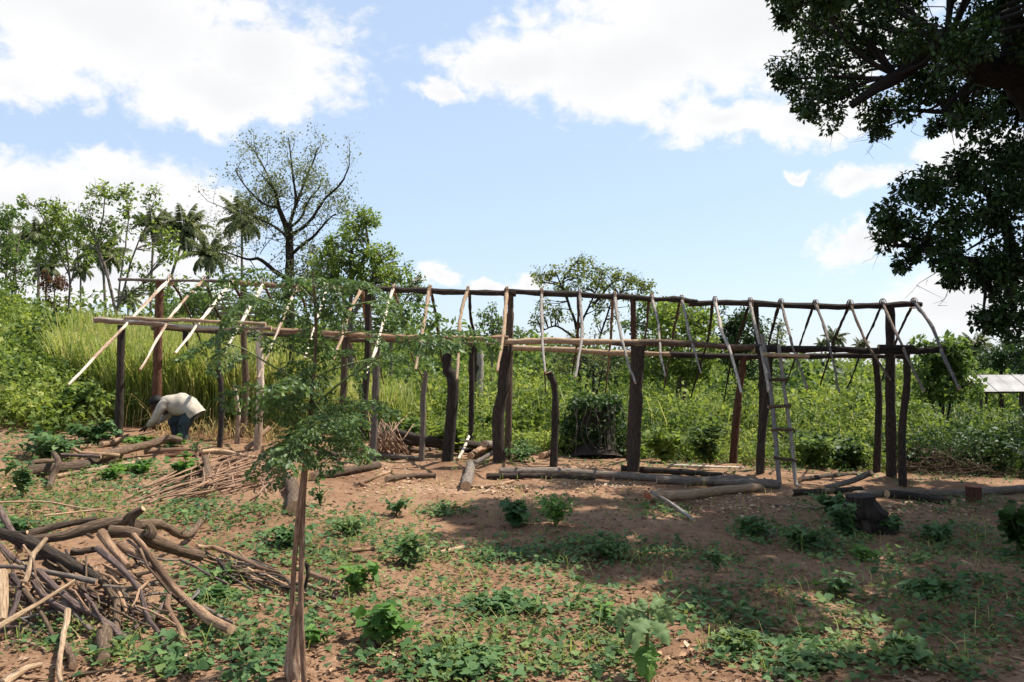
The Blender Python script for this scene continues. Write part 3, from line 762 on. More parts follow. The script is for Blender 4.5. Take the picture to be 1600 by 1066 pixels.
for a in [
    ([(-40, 180), (60, 205), (200, 262), (400, 372), (610, 475)], 46, 36, DK, 'thickest dark-barked log slanting across the firewood heap'),
    ([(180, 240), (330, 225), (450, 190), (600, 150), (745, 128)], 38, 40, BR, 'smooth brown log on top of the firewood heap with a raised stub', [([(730, 130), (775, 90), (835, 55)], 30, 22), ([(770, 100), (765, 170), (775, 220)], 20, 14)], .05),
    ([(172, 205), (300, 165), (430, 140), (560, 120)], 28, 22, BR, 'rough log lying behind the smooth top log', None, .2),
    ([(640, 190), (780, 200), (860, 235), (1000, 290), (1170, 335)], 40, 46, BR, 'thick knotted log with a sawn end at the right top', [([(870, 215), (885, 180), (860, 150)], 34, 22)], .05),
    ([(800, 150), (900, 140), (980, 165), (1045, 212), (1110, 195), (1190, 110)], 34, 24, BR, 'curved branch with its tip turned up at the right top', None, .3),
    ([(590, 195), (660, 300), (737, 392)], 36, 26, PE, 'short bright peeled log near the top middle', None, -.04),
    ([(690, 265), (780, 325), (880, 350)], 32, 30, PE, 'stubby peeled log beside the bright short one'),
    ([(775, 210), (880, 345), (1000, 480), (1100, 600), (1230, 715), (1345, 765)], 26, 36, PE, 'longest bright forked branch reaching right to the ground', [([(1080, 585), (1150, 690), (1205, 755)], 26, 20)], -.06),
    ([(565, 285), (680, 380), (790, 500), (835, 620), (850, 690), (930, 790), (992, 905)], 27, 15, PU, 'long snaking brown branch running down the middle', None, -.08),
    ([(640, 405), (700, 530), (742, 660)], 24, 18, PE, 'straight peeled stick behind the snaking branch'),
    ([(580, 440), (640, 530), (685, 600), (680, 770)], 30, 24, BR, 'bent brown branch standing down in the middle'),
    ([(220, 420), (330, 520), (430, 620), (560, 680), (690, 780), (748, 835)], 30, 18, PU, 'grey-purple branch running down to the middle front', None, -.06),
    ([(195, 480), (280, 590), (405, 662)], 26, 24, PU, 'purple-grey log with a cut end left of centre', None, -.05),
    ([(365, 600), (450, 680), (535, 768)], 22, 18, GR, 'split grey stick with a pale broken end', None, -.04),
    ([(-40, 765), (100, 690), (220, 620), (432, 476)], 24, 13, TA, 'pale straight stick crossing the left front', None, -.14),
    ([(145, 490), (165, 410), (200, 320), (275, 228)], 22, 17, TA, 'bright stick standing against the thick dark log', None, -.1),
    ([(-40, 392), (150, 405), (400, 452), (570, 485)], 20, 22, GR, 'long level grey branch under the thick dark log', None, -.05),
    ([(70, 440), (125, 505), (105, 600), (20, 790)], 24, 20, PU, 'crooked purple branch at the far left', None, -.06),
    ([(8, 425), (6, 560), (4, 720)], 40, 42, ('tan', 'cut'), 'pale barkless trunk piece at the left edge', None, -.1),
    ([(130, 525), (220, 640), (315, 812)], 24, 16, BR, 'brown stick slanting down at the left front', None, -.05),
    ([(110, 705), (220, 682), (345, 648)], 14, 10, ('grey_wood', 'cut'), 'thin pale grey stick in the left front'),
    ([(392, 648), (372, 800), (335, 950), (345, 1080)], 26, 16, TA, 'flat tan stick reaching the lower left ground', None, -.1),
    ([(90, 745), (240, 792)], 15, 12, PU, 'thin purple stick low on the left'),
    ([(70, 815), (190, 848), (275, 888)], 14, 10, TA, 'thin pale twisted stick low on the left'),
    ([(612, 730), (614, 830), (608, 935)], 48, 44, BR, 'short brown log block under the middle of the heap'),
    ([(385, 860), (430, 975)], 30, 30, BR, 'short splintered stump piece at the lower left'),
    ([(10, 1080), (120, 1008), (238, 970)], 34, 26, TA, 'pale log end in the lower left corner'),
    ([(390, 1030), (520, 1010), (662, 992)], 15, 12, BR, 'thin brown stick lying flat below the heap'),
    ([(985, 550), (970, 640), (1030, 740), (1048, 835)], 20, 20, PE, 'wriggly bright stick right of the snaking branch', None, -.05),
    ([(1100, 862), (1010, 858)], 20, 24, PE, 'small round-cut piece at the heap foot'),
    ([(1030, 885), (990, 960), (958, 1040)], 16, 14, GR, 'pale grey chip stick pointing at the camera'),
    ([(720, 805), (830, 715), (900, 690), (955, 610)], 17, 20, PU, 'dark branch crossing under the snaking branch'),
    ([(745, 445), (890, 422)], 15, 12, BR, 'short horizontal stick in the middle'),
    ([(690, 600), (840, 560), (980, 548)], 11, 8, GR, 'thin horizontal twig in the middle'),
    ([(-10, 50), (80, 190), (130, 300)], 24, 22, ('bark_purple', 'cut'), 'purple-grey stick rising out at the top left', None, .1),
    ([(-20, 255), (60, 320), (125, 375)], 22, 18, PU, 'short dark stick at the upper left edge'),
    ([(880, 390), (960, 500), (1100, 640)], 22, 18, BR, 'brown branch beneath the longest bright branch', None, .1),
    ([(1170, 630), (1270, 680), (1365, 725)], 18, 14, GR, 'grey stick lying beyond the longest bright branch'),
    ([(420, 300), (470, 310), (575, 290)], 26, 26, BR, 'dull brown log end inside the heap top', None, .05),
    ([(260, 370), (350, 420), (470, 400)], 28, 28, BR, 'brown log hidden under the thick dark log', None, .12),
    ([(300, 640), (420, 760), (500, 860)], 20, 16, DK, 'dark stick in the shadow below the middle', None, .15),
    ([(480, 500), (475, 600), (470, 700)], 20, 20, BR, 'upright dull stick in the heap middle', None, .2),
    ([(500, 620), (620, 610), (740, 600)], 18, 18, BR, 'shaded level log in the heap middle', None, .2),
    ([(30, 880), (120, 800), (180, 730)], 16, 12, BR, 'thin stick leaning low at the left', None, 0),
    ([(180, 560), (250, 700), (270, 800)], 22, 18, DK, 'dark stick behind the left front sticks', None, .1),
    ([(560, 900), (680, 820), (760, 780)], 14, 12, DK, 'dark twig at the foot of the heap middle', None, .1),
    # sticks fanning out to the right
    ([(1150, 280), (1270, 285), (1490, 390), (1625, 435)], 20, 16, PE, 'forked peeled branch leading the right-hand sticks'),
    ([(1350, 425), (1530, 440), (1640, 455), (1710, 520)], 15, 14, BR, 'bent brown stick among the right-hand sticks'),
    ([(1655, 460), (1830, 492), (1935, 545)], 16, 12, TA, 'tan stick ending right of the sapling stem'),
    ([(1805, 432), (1880, 460), (1965, 502)], 22, 20, PE, 'bright peeled end piece right of the sapling stem'),
    ([(1045, 350), (1180, 430), (1330, 505)], 11, 9, PU, 'thin purple stick in the right-hand weeds'),
    ([(1120, 330), (1280, 365), (1400, 400)], 12, 10, PE, 'thin peeled stick behind the purple one'),
    ([(1310, 430), (1400, 480), (1475, 525)], 9, 8, GR, 'thin grey stick in the right-hand fan'),
    ([(1350, 440), (1500, 480), (1625, 540)], 11, 10, DK, 'dark stick in the right-hand fan'),
    ([(1300, 385), (1420, 400), (1540, 395)], 14, 10, BR, 'level brown stick topping the right-hand fan'),
    ([(1630, 505), (1800, 540), (1970, 572)], 14, 13, DK, 'dark lowest stick right of the sapling stem'),
    ([(1440, 400), (1560, 470), (1620, 490)], 10, 8, TA, 'short tan stick in the right-hand fan'),
    ([(1160, 530), (1130, 560), (1115, 590)], 14, 8, ('grey_wood', 'cut'), 'small white crooked stick in the heap-side weeds'),
    ([(1260, 345), (1300, 430), (1290, 450)], 14, 12, DK, 'dark knot stick where the right-hand fan begins'),
    ]:
    heap(*a)
def heap_fill():                       # dull pieces buried in the heap
    for i in range(34):
        x = rng.uniform(10, 250); y = rng.uniform(860, 975); a = rng.uniform(-0.5, 1.1); l = rng.uniform(25, 60)
        pts = [((x - l * math.cos(a)) * CROP, (y - l * math.sin(a) * .6 - 780) * CROP), (x * CROP, (y - 780 + rng.uniform(-4, 4)) * CROP), ((x + l * math.cos(a)) * CROP, (y + l * math.sin(a) * .6 - 780) * CROP)]
        heap(pts, rng.uniform(9, 20), rng.uniform(6, 14), [BR, PE, PU, GR][i % 4], '%s stick buried in the shade of the firewood heap' % ('brown', 'peeled', 'purple-grey', 'grey')[i % 4], None, rng.uniform(.05, .35))
heap_fill()
def heap_sticks():                     # thin branches tangled over the heap
    for i in range(40):
        x = rng.uniform(5, 265); y = rng.uniform(862, 985); a = rng.normal(.75, .55); l = rng.uniform(22, 62)
        dx, dy = l * math.cos(a), l * math.sin(a) * .75
        j = lambda: rng.uniform(-5, 5)
        pts = [(x - dx, y - dy), (x - dx * .3 + j(), y - dy * .3 + j()), (x + dx * .4 + j(), y + dy * .4 + j()), (x + dx, min(y + dy, 1040))]
        heap([(p[0] * CROP, (p[1] - 780) * CROP) for p in pts], rng.uniform(8, 14), rng.uniform(4, 8), [GR, BR, PU, PE, BR][i % 5], 'thin crooked %s branch tangled in the firewood heap' % ('grey', 'brown', 'purple-grey', 'peeled', 'brown')[i % 5], None, rng.uniform(-.12, .06))
    for i in range(26):
        x = rng.uniform(330, 470); y = lerp(862, 912, (x - 330) / 140) + rng.uniform(-8, 14); a = rng.normal(.42, .16); l = rng.uniform(20, 48)
        dx, dy = l * math.cos(a), l * math.sin(a) * .8
        heap([((x - dx) * CROP, (y - dy - 780) * CROP), (x * CROP, (y + rng.uniform(-3, 3) - 780) * CROP), ((x + dx) * CROP, (y + dy - 780) * CROP)], rng.uniform(6, 10), rng.uniform(3, 6), [GR, BR, DK, PE][i % 4], 'thin %s twig trailing right' % ('grey', 'brown', 'dark', 'peeled')[i % 4] + ' of the firewood heap towards the sapling', None, -.03)
heap_sticks()

# loose twig heap and the stacked brushwood
def twigs():
    def one(pts, r, label, group, lift=None):
        w = []
        for i, (x, y) in enumerate(pts):
            d = float(GD(x, y + 2))
            if lift:
                d = float(GD(x, y + lift[i]))
            w.append(P(x, y, d))
        mb = MB(); tube(mb, w, r, r * 0.6, sides=5, n=6, lump=0.05, wob=0.012)
        tag(mb.build('twig', ('twig', 'cut')), label, 'twig', group)
    for i in range(95):
        if i < 62:
            x0 = rng.uniform(195, 330); y0 = rng.uniform(762, 792) - (x0 - 195) * 0.10
            ln = rng.uniform(90, 210); a = rng.normal(0.30, 0.10)
            x1, y1 = x0 + ln * math.cos(a), y0 - ln * math.sin(a)
        else:
            x0 = rng.uniform(290, 440); y0 = rng.uniform(735, 785); a = rng.uniform(0.2, 1.9); ln = rng.uniform(25, 70)
            x1, y1 = x0 + ln * math.cos(a), y0 - ln * math.sin(a) * 0.8
        y1 = max(y1, 706)
        b = rng.uniform(4, 22)
        xm, ym = (x0 + x1) / 2 + rng.uniform(-4, 4), (y0 + y1) / 2 + rng.uniform(-5, 3)
        one([(x0, y0), (xm, ym), (x1, y1)], rng.uniform(0.007, 0.013), 'thin dry twig in the loose heap left of the sapling', 'loose twig heap', [3, b, b * 0.6])
    for i in range(46):
        x0 = rng.uniform(578, 642); x1 = 596 + rng.normal(0, 13) + (x0 - 610) * 0.25; y1 = rng.uniform(655, 678)
        y0 = rng.uniform(700, 714)
        if i > 38: x1 += rng.uniform(-30, 40); y1 -= rng.uniform(0, 20)
        one([(x0, y0), ((x0 + x1) / 2 + rng.uniform(-3, 3), (y0 + y1) / 2), (x1, y1)], rng.uniform(0.009, 0.016), 'dry stick in the brushwood stacked behind the shed posts', 'stacked brushwood', [2, 28, 46])
twigs()

# stump and sawn block
def stump():
    c = GP(1346, 828)
    e = empty('tree_stump', tuple(c), 'dark weathered tree stump half hidden by weeds', 'stump')
    mb = MB()
    k = c[1] / F
    tube(mb, [c + [0, 0, -0.08], c + [0, 0, 0.05], c + [0.0, 0, 0.18], c + [-.01, 0, 54 * k]], [38 * k, 31 * k, 26 * k, 21 * k], None, sides=18, lump=0.14, n=9, cap=1)
    tb_ = mb.build('trunk_butt', ('tree_dark', 'bark_dark'), e)
    for a in range(6):
        t = a * 1.05 + 0.3
        m2 = MB(); tube(m2, [c + [23 * k * math.cos(t), 23 * k * math.sin(t), 0.1], c + [42 * k * math.cos(t), 42 * k * math.sin(t), 0.0], c + [58 * k * math.cos(t), 58 * k * math.sin(t), -0.08]], 0.06, 0.03, sides=7)
        m2.build('root', ('tree_dark', 'cut'), tb_)
stump()
def block():
    c = GP(1521, 784)
    k = c[1] / F; w, h = 9.5 * k, 24 * k
    n = 14
    V = []
    for z in (0, 0.5, 1):
        for i in range(n):
            a = 2 * math.pi * i / n
            q = 1.0 / max(abs(math.cos(a)), abs(math.sin(a))) ** 0.8
            V.append((c[0] + w * q * math.cos(a) * 1.1 * (1 + 0.03 * rng.normal()), c[1] + w * q * math.sin(a), c[2] + h * z * (1 + (0.05 * rng.normal() if z else 0)) - (0.02 if z == 0 else 0)))
    Q = [(r * n + i, r * n + (i + 1) % n, (r + 1) * n + (i + 1) % n, (r + 1) * n + i) for r in range(2) for i in range(n)]
    V.append((c[0], c[1], c[2] + h))
    T = [(2 * n + i, 2 * n + (i + 1) % n, 3 * n) for i in range(n)]
    bk = np.array(V) - c
    mb = MB().add(V, T, Q, tm=1, bk=bk)
    tag(mb.build('wood_block', ('bark_red', 'red_cut'), smooth=False), 'upright reddish sawn wood block in front of the pale log', 'wood block')
block()

# ---------------------------------------------------------------- trees
class Tree:
    def __init__(self, tips=None):
        self.mb = MB(); self.a = []; self.d = []
    def limb(self, pts, r0, r1, sides=8, wob=0.03):
        tube(self.mb, pts, r0, r1, sides=sides, lump=0.06, wob=wob, cap=0)
        return spline(pts, 12)
    def grow(self, p, d, L, r, lev, spread=0.6, nch=3, up=0.15, curl=0.25, leafy=1, shrink=0.68):
        p = np.asarray(p, float); d = d / np.linalg.norm(d)
        pts = [p]; cur = d.copy(); m = 4
        for i in range(m):
            cur = norm(cur + rng.normal(size=3) * curl * 0.5 + np.array([0, 0, up * 0.4]))
            pts.append(pts[-1] + cur * L / m)
        tube(self.mb, pts, r, r * 0.55, sides=7 if lev > 2 else (5 if lev > 0 else 4), n=max(4, min(8, m + 2)), lump=0.05, cap=0)
        pts = np.array(pts)
        if lev <= leafy:
            k = 5 if lev == 0 else 3
            for t in np.linspace(0.35, 1.0, k):
                self.a.append(pts[0] * (1 - t) + pts[-1] * t + rng.normal(size=3) * 0.03); self.d.append(cur)
        if lev == 0: return
        for c in range(nch + (1 if rng.random() < 0.35 else 0)):
            t = 1.0 if c == 0 else rng.uniform(0.35, 0.95)
            i = min(int(t * m), m - 1); q = pts[i] + (pts[i + 1] - pts[i]) * (t * m - i)
            nd = norm(cur + rng.normal(size=3) * spread * (0.5 if c == 0 else 1.0) + np.array([0, 0, up]))
            self.grow(q, nd, L * shrink * rng.uniform(0.75, 1.2), r * (0.6 if c == 0 else 0.45), lev - 1, spread, nch, up, curl, leafy, shrink)
    def finish(self, name, base, label, cat, bark, leafm, per, scat, size, kind='oval', group=None, droop=0.3, drop=0.0):
        e = empty(name, tuple(base), label, cat, group)
        self.mb.build('trunk', bark, e)
        if self.a and per:
            A = np.array(self.a); Dd = np.array(self.d)
            if drop: 
                k = rng.random(len(A)) > drop; A, Dd = A[k], Dd[k]
            A = np.repeat(A, per, 0); Dd = np.repeat(Dd, per, 0)
            n = len(A)
            A = A + rng.normal(size=(n, 3)) * scat
            D = norm(rdir(n) * 0.9 + Dd * 0.6); D[:, 2] -= droop
            U = rdir(n) * 0.6 + np.array([0, 0, 0.8])
            mb = MB(); leaves(mb, A, D, U, size * rng.uniform(0.6, 1.3, n), kind)
            mb.build('crown', leafm, e)
        return e
def blob_tree(name, label, d, base, stems, crowns, bark, leafm, leaf_n=34, size=.10, r0=.10, kind='oval', twigs=3, cat='tree', sub=3, deep=.8, droop=.3):
    """stems and crown masses laid out from the photograph at a real distance:
    every leaf clump hangs on its own branch and has depth"""
    k = d / F
    xb = (base - 800) * k
    b = np.array([xb, d, float(G(xb, d)) - .1])
    t = Tree(); S = [b + [0, 0, .3]]
    for si, st in enumerate(stems):
        dy = 0 if si == 0 else rng.uniform(-.6, .6)
        w = [P(x, y, d + dy * i / max(1, len(st) - 1)) for i, (x, y) in enumerate(st)]
        if st[0][1] >= 560 or st[0][0] == base: w = [b] + w[1:] if len(w) > 2 else [b, w[-1]]
        r = r0 * (1 if si == 0 else .6)
        s_ = t.limb(w, r, r * .3, 7, .02)
        S += list(s_[2:])
    S = np.array(S); mb = MB()
    for (cx, cy, rx, ry, n, rp) in crowns:
        for _ in range(n):
            a = rng.uniform(0, 2 * np.pi); u = math.sqrt(rng.random())
            x, y = cx + rx * u * math.cos(a), cy + ry * u * math.sin(a)
            c = P(x, y, d + rng.uniform(-1, 1) * deep * rx * k)
            dist = np.linalg.norm(S - c, axis=1) + 1.2 * np.maximum(S[:, 2] - c[2] + .1, 0)
            h = S[np.argmin(dist)]
            mid = (h + c) / 2 + rng.normal(size=3) * .08 * np.linalg.norm(c - h) + [0, 0, .05]
            tube(t.mb, [h, mid, c], min(.03, r0 * .3), .006, sides=4, n=5, lump=0, cap=0)
            R_ = rp * k * rng.uniform(.7, 1.3)
            for _ in range(twigs):
                tube(t.mb, [c, c + rdir(1)[0] * R_ * 1.1 + [0, 0, R_ * .3]], .008, .003, sides=3, n=3, lump=0, cap=0)
            for _ in range(sub):
                clump(mb, c + rdir(1)[0] * R_ * .75, R_ * rng.uniform(.35, .75), max(3, int(leaf_n / sub * rng.uniform(.6, 1.4))), size, kind, 0, droop, 1.0)
    e = empty(name, tuple(b), label, cat)
    t.mb.build('trunk', bark, e)
    mb.build('crown', leafm, e)
    return e

# half-bare acacia behind the shed, limbs following the photograph
def acacia():
    d = 25.0
    t = Tree()
    def q(x, y, dy=0.0): return P(x, y, d + dy)
    b = q(452, 640); b[2] = float(G(b[0], b[1])) - 0.1
    t.limb([b, q(450, 560), q(452, 470), q(452, 400), q(451, 352)], 0.17, 0.115, 10)
    main = [
        [(451, 356), (436, 325), (430, 300), (410, 275)], [(451, 354), (462, 320), (458, 280), (455, 250), (450, 215)],
        [(452, 356), (470, 340), (485, 310), (500, 290)], [(454, 368), (480, 350), (510, 310), (535, 285), (546, 255)],
        [(450, 372), (430, 355), (400, 340), (365, 325)], [(452, 400), (490, 370), (510, 345), (525, 335)],
        [(450, 436), (430, 425), (405, 405), (380, 403), (345, 390)], [(436, 325), (415, 320), (390, 300), (370, 270)],
        [(452, 380), (440, 340), (425, 290), (400, 240), (385, 222)], [(451, 354), (470, 300), (490, 250), (497, 230)]]
    for i, m in enumerate(main):
        n = len(m); dy = rng.uniform(-1.6, 1.6)
        pts = [q(x, y, dy * k / n) for k, (x, y) in enumerate(m)]
        s = t.limb(pts, 0.09 if i in (0, 6) else 0.055, 0.015, 6, 0.02)
        for k in range(7):
            j = rng.integers(3, 12)
            dd = norm(s[min(j + 1, 11)] - s[j - 1])
            if i == 6 and k > 3: break
            t.grow(s[j], norm(dd + rng.normal(size=3) * 0.75 + [0, 0, .2]), rng.uniform(0.3, 0.6), 0.012, 2, 0.6, 2, 0.1, 0.3)
    # hanging lower foliage left and right of the trunk
    for k in range(34):
        x, y = rng.uniform(350, 520), rng.uniform(300, 430)
        t.grow(q(x, y, rng.uniform(-1, 1)), rdir(1)[0] + [0, 0, .1], 0.7, 0.015, 2, 0.7, 2, 0.0, 0.3)
    t.finish('acacia_tree', b, 'tall half-bare tree with a dark trunk and feathery leaves behind the shed', 'tree', 'tree_dark', 'lf_acacia', 4, 0.14, 0.08, 'oval', None, 0.3, 0.36)
acacia()
BT = blob_tree
BT('leafy_tree', 'bushy light green tree right of the half-bare tree', 22.0, 545, [[(545, 600), (550, 520), (548, 430), (556, 360)], [(550, 500), (580, 440), (595, 400)], [(550, 500), (525, 430), (515, 400)], [(548, 440), (575, 390), (570, 345)]],
   [(560, 350, 26, 24, 16, 13), (545, 390, 45, 28, 26, 14), (590, 410, 32, 26, 18, 13), (560, 435, 65, 22, 26, 14), (622, 425, 22, 18, 8, 11), (520, 420, 35, 25, 14, 13)], 'tree_grey', 'lf_light', 60, .095, .09)
BT('leafy_tree', 'low leafy tree behind the ridge right of the bushy one', 23.0, 610, [[(610, 600), (612, 520), (620, 450)], [(612, 530), (585, 470)], [(612, 520), (645, 440)]],
   [(610, 460, 60, 25, 24, 14), (575, 500, 70, 30, 26, 15), (640, 440, 18, 20, 6, 8)], 'tree_grey', 'lf_mid', 52, .095, .07)
BT('leafy_tree', 'olive tree just right of the dark trunk', 24.0, 500, [[(500, 600), (505, 500), (500, 420)], [(505, 500), (480, 430)], [(505, 500), (530, 440)]],
   [(495, 410, 40, 30, 22, 13), (470, 450, 45, 30, 20, 13), (520, 460, 40, 30, 16, 13)], 'tree_grey', 'lf_acacia', 46, .09, .07)
BT('leafy_tree', 'tall loose tree with upright bare stems on the left', 27.0, 178, [[(178, 600), (182, 500), (165, 420), (155, 380), (165, 310)], [(182, 500), (188, 430), (196, 390), (200, 330), (190, 300)], [(182, 490), (205, 410), (225, 360), (243, 310)], [(165, 430), (150, 380), (140, 330)], [(188, 470), (215, 450), (232, 430)]],
   [(160, 300, 20, 14, 9, 11), (196, 303, 18, 16, 9, 10), (240, 312, 14, 16, 7, 10), (150, 345, 32, 26, 20, 12), (205, 345, 34, 24, 9, 10), (165, 385, 34, 24, 14, 12), (245, 375, 26, 14, 9, 11), (255, 395, 28, 12, 9, 11), (215, 425, 22, 20, 6, 10), (230, 440, 24, 22, 7, 11), (260, 465, 30, 25, 10, 12)], 'tree_grey', 'lf_light', 26, .13, .06, twigs=4)
BT('leafy_tree', 'slim light green tree left of the tallest left one', 28.0, 105, [[(105, 600), (107, 500), (108, 430), (100, 370), (85, 325)], [(108, 450), (120, 400), (130, 350)], [(108, 430), (90, 390), (60, 330), (30, 310)]],
   [(72, 325, 16, 12, 6, 10), (35, 315, 16, 8, 4, 8), (95, 345, 34, 22, 18, 12), (85, 375, 35, 22, 18, 12), (120, 365, 26, 22, 12, 11), (110, 400, 30, 16, 10, 11), (70, 400, 26, 14, 7, 10)], 'tree_grey', 'lf_light', 28, .13, .05, twigs=4)
BT('leafy_tree', 'dense green tree cut by the left edge', 32.0, 8, [[(8, 600), (8, 480), (10, 400)], [(8, 480), (25, 400)], [(8, 470), (-15, 400)]],
   [(10, 355, 24, 26, 16, 13), (0, 400, 38, 30, 26, 15), (20, 430, 34, 20, 16, 14), (-30, 390, 30, 40, 14, 16)], 'tree_grey', 'lf_mid', 44, .14, .10)
BT('small_tree', 'small tree with reddish brown leaves on the left', 26.0, 86, [[(86, 600), (86, 500), (84, 440)]],
   [(88, 455, 14, 26, 12, 9), (72, 440, 8, 10, 4, 7)], 'tree_grey', 'lf_red', 36, .10, .05)
BT('leafy_tree', 'wide airy tree rising above the middle of the ridge', 35.0, 905, [[(905, 600), (903, 530), (890, 480), (870, 430)], [(900, 520), (925, 470), (940, 430)], [(890, 480), (880, 440), (900, 410)], [(925, 480), (960, 440), (990, 440)], [(900, 530), (870, 510), (840, 520)], [(940, 560), (950, 490), (975, 450)]],
   [(905, 420, 32, 16, 14, 12), (862, 438, 24, 16, 12, 11), (900, 445, 52, 14, 16, 12), (955, 440, 40, 18, 18, 12), (1000, 445, 22, 12, 9, 10), (870, 480, 34, 18, 10, 11), (960, 470, 36, 16, 9, 10), (838, 500, 14, 14, 4, 10), (930, 500, 40, 18, 7, 11)], 'tree_dark', 'lf_yellow', 40, .13, .10, twigs=4)
BT('small_tree', 'greyish half-bare scrub tree under the airy tree', 29.0, 925, [[(925, 620), (925, 570), (900, 530)], [(925, 580), (950, 530)], [(925, 580), (930, 520)]],
   [(920, 545, 62, 24, 28, 13), (900, 575, 60, 18, 16, 14), (960, 560, 40, 20, 12, 12)], 'tree_dark', 'lf_acacia', 30, .10, .06, twigs=6)
BT('small_tree', 'small round-leaved tree behind the middle posts', 26.0, 768, [[(768, 600), (769, 540), (768, 490)], [(769, 540), (780, 500)]],
   [(768, 495, 22, 20, 14, 9), (772, 525, 28, 14, 12, 10), (815, 520, 14, 12, 4, 9), (760, 550, 24, 14, 6, 10)], 'tree_grey', 'lf_mid', 40, .10, .05)
BT('leafy_tree', 'dense bright green tree right of the airy tree', 23.0, 1060, [[(1060, 620), (1060, 560), (1050, 500)], [(1060, 570), (1085, 510)], [(1060, 570), (1030, 520)]],
   [(1050, 500, 42, 24, 24, 14), (1060, 540, 60, 24, 30, 15), (1040, 580, 60, 20, 22, 15), (1095, 510, 24, 20, 10, 12), (1090, 575, 40, 20, 14, 14)], 'tree_grey', 'lf_light', 62, .12, .09)
BT('leafy_tree', 'rounded tree crown behind the dense bright green tree', 30.0, 1035, [[(1035, 600), (1035, 530), (1030, 490)]],
   [(1035, 482, 38, 16, 20, 12), (1080, 500, 26, 18, 12, 12), (1000, 510, 26, 18, 8, 12)], 'tree_grey', 'lf_mid', 60, .13, .10)
BT('leafy_tree', 'dark green tree behind the right part of the ridge', 32.0, 1150, [[(1150, 610), (1150, 550), (1145, 500)], [(1150, 550), (1170, 510)]],
   [(1140, 505, 28, 20, 16, 12), (1165, 510, 30, 22, 16, 12), (1150, 545, 45, 24, 24, 14), (1170, 575, 40, 20, 12, 13)], 'tree_dark', 'lf_bush3', 60, .14, .11)
BT('small_tree', 'thin feathery tree right of the dark green tree', 38.0, 1212, [[(1212, 600), (1214, 540), (1220, 505)]],
   [(1218, 512, 12, 14, 7, 9), (1200, 530, 24, 12, 8, 10), (1222, 545, 16, 10, 5, 9)], 'tree_dark', 'lf_acacia', 34, .12, .07)
BT('leafy_tree', 'broad-leaved tree below the last rafter at right', 21.0, 1472, [[(1472, 640), (1470, 580), (1465, 545)], [(1470, 590), (1495, 560)], [(1470, 590), (1445, 565)]],
   [(1455, 545, 30, 14, 14, 11), (1490, 555, 32, 16, 16, 12), (1460, 575, 38, 16, 18, 13), (1500, 590, 26, 16, 9, 12), (1480, 610, 50, 16, 16, 13)], 'tree_dark', 'lf_mid', 40, .16, .08)
BT('leafy_tree', 'dark tree behind the tin roof', 48.0, 1565, [[(1565, 620), (1565, 570), (1570, 545)]],
   [(1565, 560, 34, 22, 24, 14), (1590, 550, 26, 26, 18, 14)], 'tree_dark', 'lf_bush3', 56, .22, .15)
BT('leafy_tree', 'dark tree at the right edge behind the tin roof', 44.0, 1630, [[(1630, 620), (1630, 570), (1625, 530)]],
   [(1625, 545, 40, 36, 34, 16)], 'tree_dark', 'lf_bush3', 56, .22, .15)
BT('leafy_tree', 'hazy far tree left of the tin roof', 52.0, 1500, [[(1500, 620), (1500, 580), (1502, 560)]],
   [(1500, 570, 28, 14, 16, 12)], 'tree_dark', 'lf_bush2', 50, .24, .12)
BT('small_tree', 'leafy tree tangled behind the left posts of the frame', 26.0, 300, [[(300, 600), (302, 520), (300, 460)], [(302, 520), (330, 470)]],
   [(290, 470, 30, 22, 14, 12), (330, 480, 40, 22, 16, 13), (260, 500, 30, 18, 10, 12), (380, 490, 40, 22, 14, 13), (430, 480, 30, 26, 12, 13)], 'tree_grey', 'lf_mid', 50, .11, .07)

# dead trunk seen through the middle of the frame
def dead_trunk():
    d = 19.0
    b = P(742, 600, d); b[2] = float(G(b[0], d)) - 0.1
    e = empty('dead_trunk', tuple(b), 'charred forked dead trunk seen behind the thick posts', 'dead tree')
    t = MB(); tube(t, [b, P(741, 570, d), P(738, 520, d)], .16, .07, sides=9, lump=.12); t.build('trunk', ('bark_dark', 'cut'), e)
    t = MB(); tube(t, [b + [.05, 0, .1], P(748, 575, d), P(749, 535, d)], .13, .09, sides=9, lump=.1); t.build('trunk', ('grey_wood', 'cut'), e)
    t = MB(); tube(t, [P(741, 570, d), P(748, 585, d), P(752, 596, d)], .09, .05, sides=7); t.build('branch', ('bark_dark', 'cut'), e)
dead_trunk()

# coconut palms
def frond_mesh(seed, droop):
    mb = MB()
    n = 16; s = np.linspace(0, 1, n)
    L = 4.3
    ang = 0.75 - droop * s ** 1.25
    dx = np.cos(ang) * L / n; dz = np.sin(ang) * L / n
    x = np.concatenate([[0], np.cumsum(dx)])[:n]; z = np.concatenate([[0], np.cumsum(dz)])[:n]
    pts = np.stack([x, 0 * x, z], -1)
    tube(mb, pts, 0.06, 0.015, sides=4, n=n, lump=0, cap=0, mat=0)
    m = 34; t = np.linspace(0.08, 1, m)
    c = np.stack([np.interp(t, s, x), 0 * t, np.interp(t, s, z)], -1)
    tg = norm(np.gradient(c, axis=0))
    ln = 1.05 * np.sin(np.pi * (0.18 + 0.75 * t)) + 0.1
    for sd in (-1, 1):
        D = tg * 0.55 + np.array([0, sd, 0]) * 0.8 + np.array([0, 0, -0.65]) + rng.normal(size=(m, 3)) * .12
        leaves(mb, c, D, np.array([[0, 0, 1.]]) + rng.normal(size=(m, 3)) * .1, ln, 'narrow', 0)
    return mb.mesh('frond', 'lf_palm')
FR = [frond_mesh(i, dr) for i, dr in enumerate((0.9, 1.4, 1.9, 2.3))]
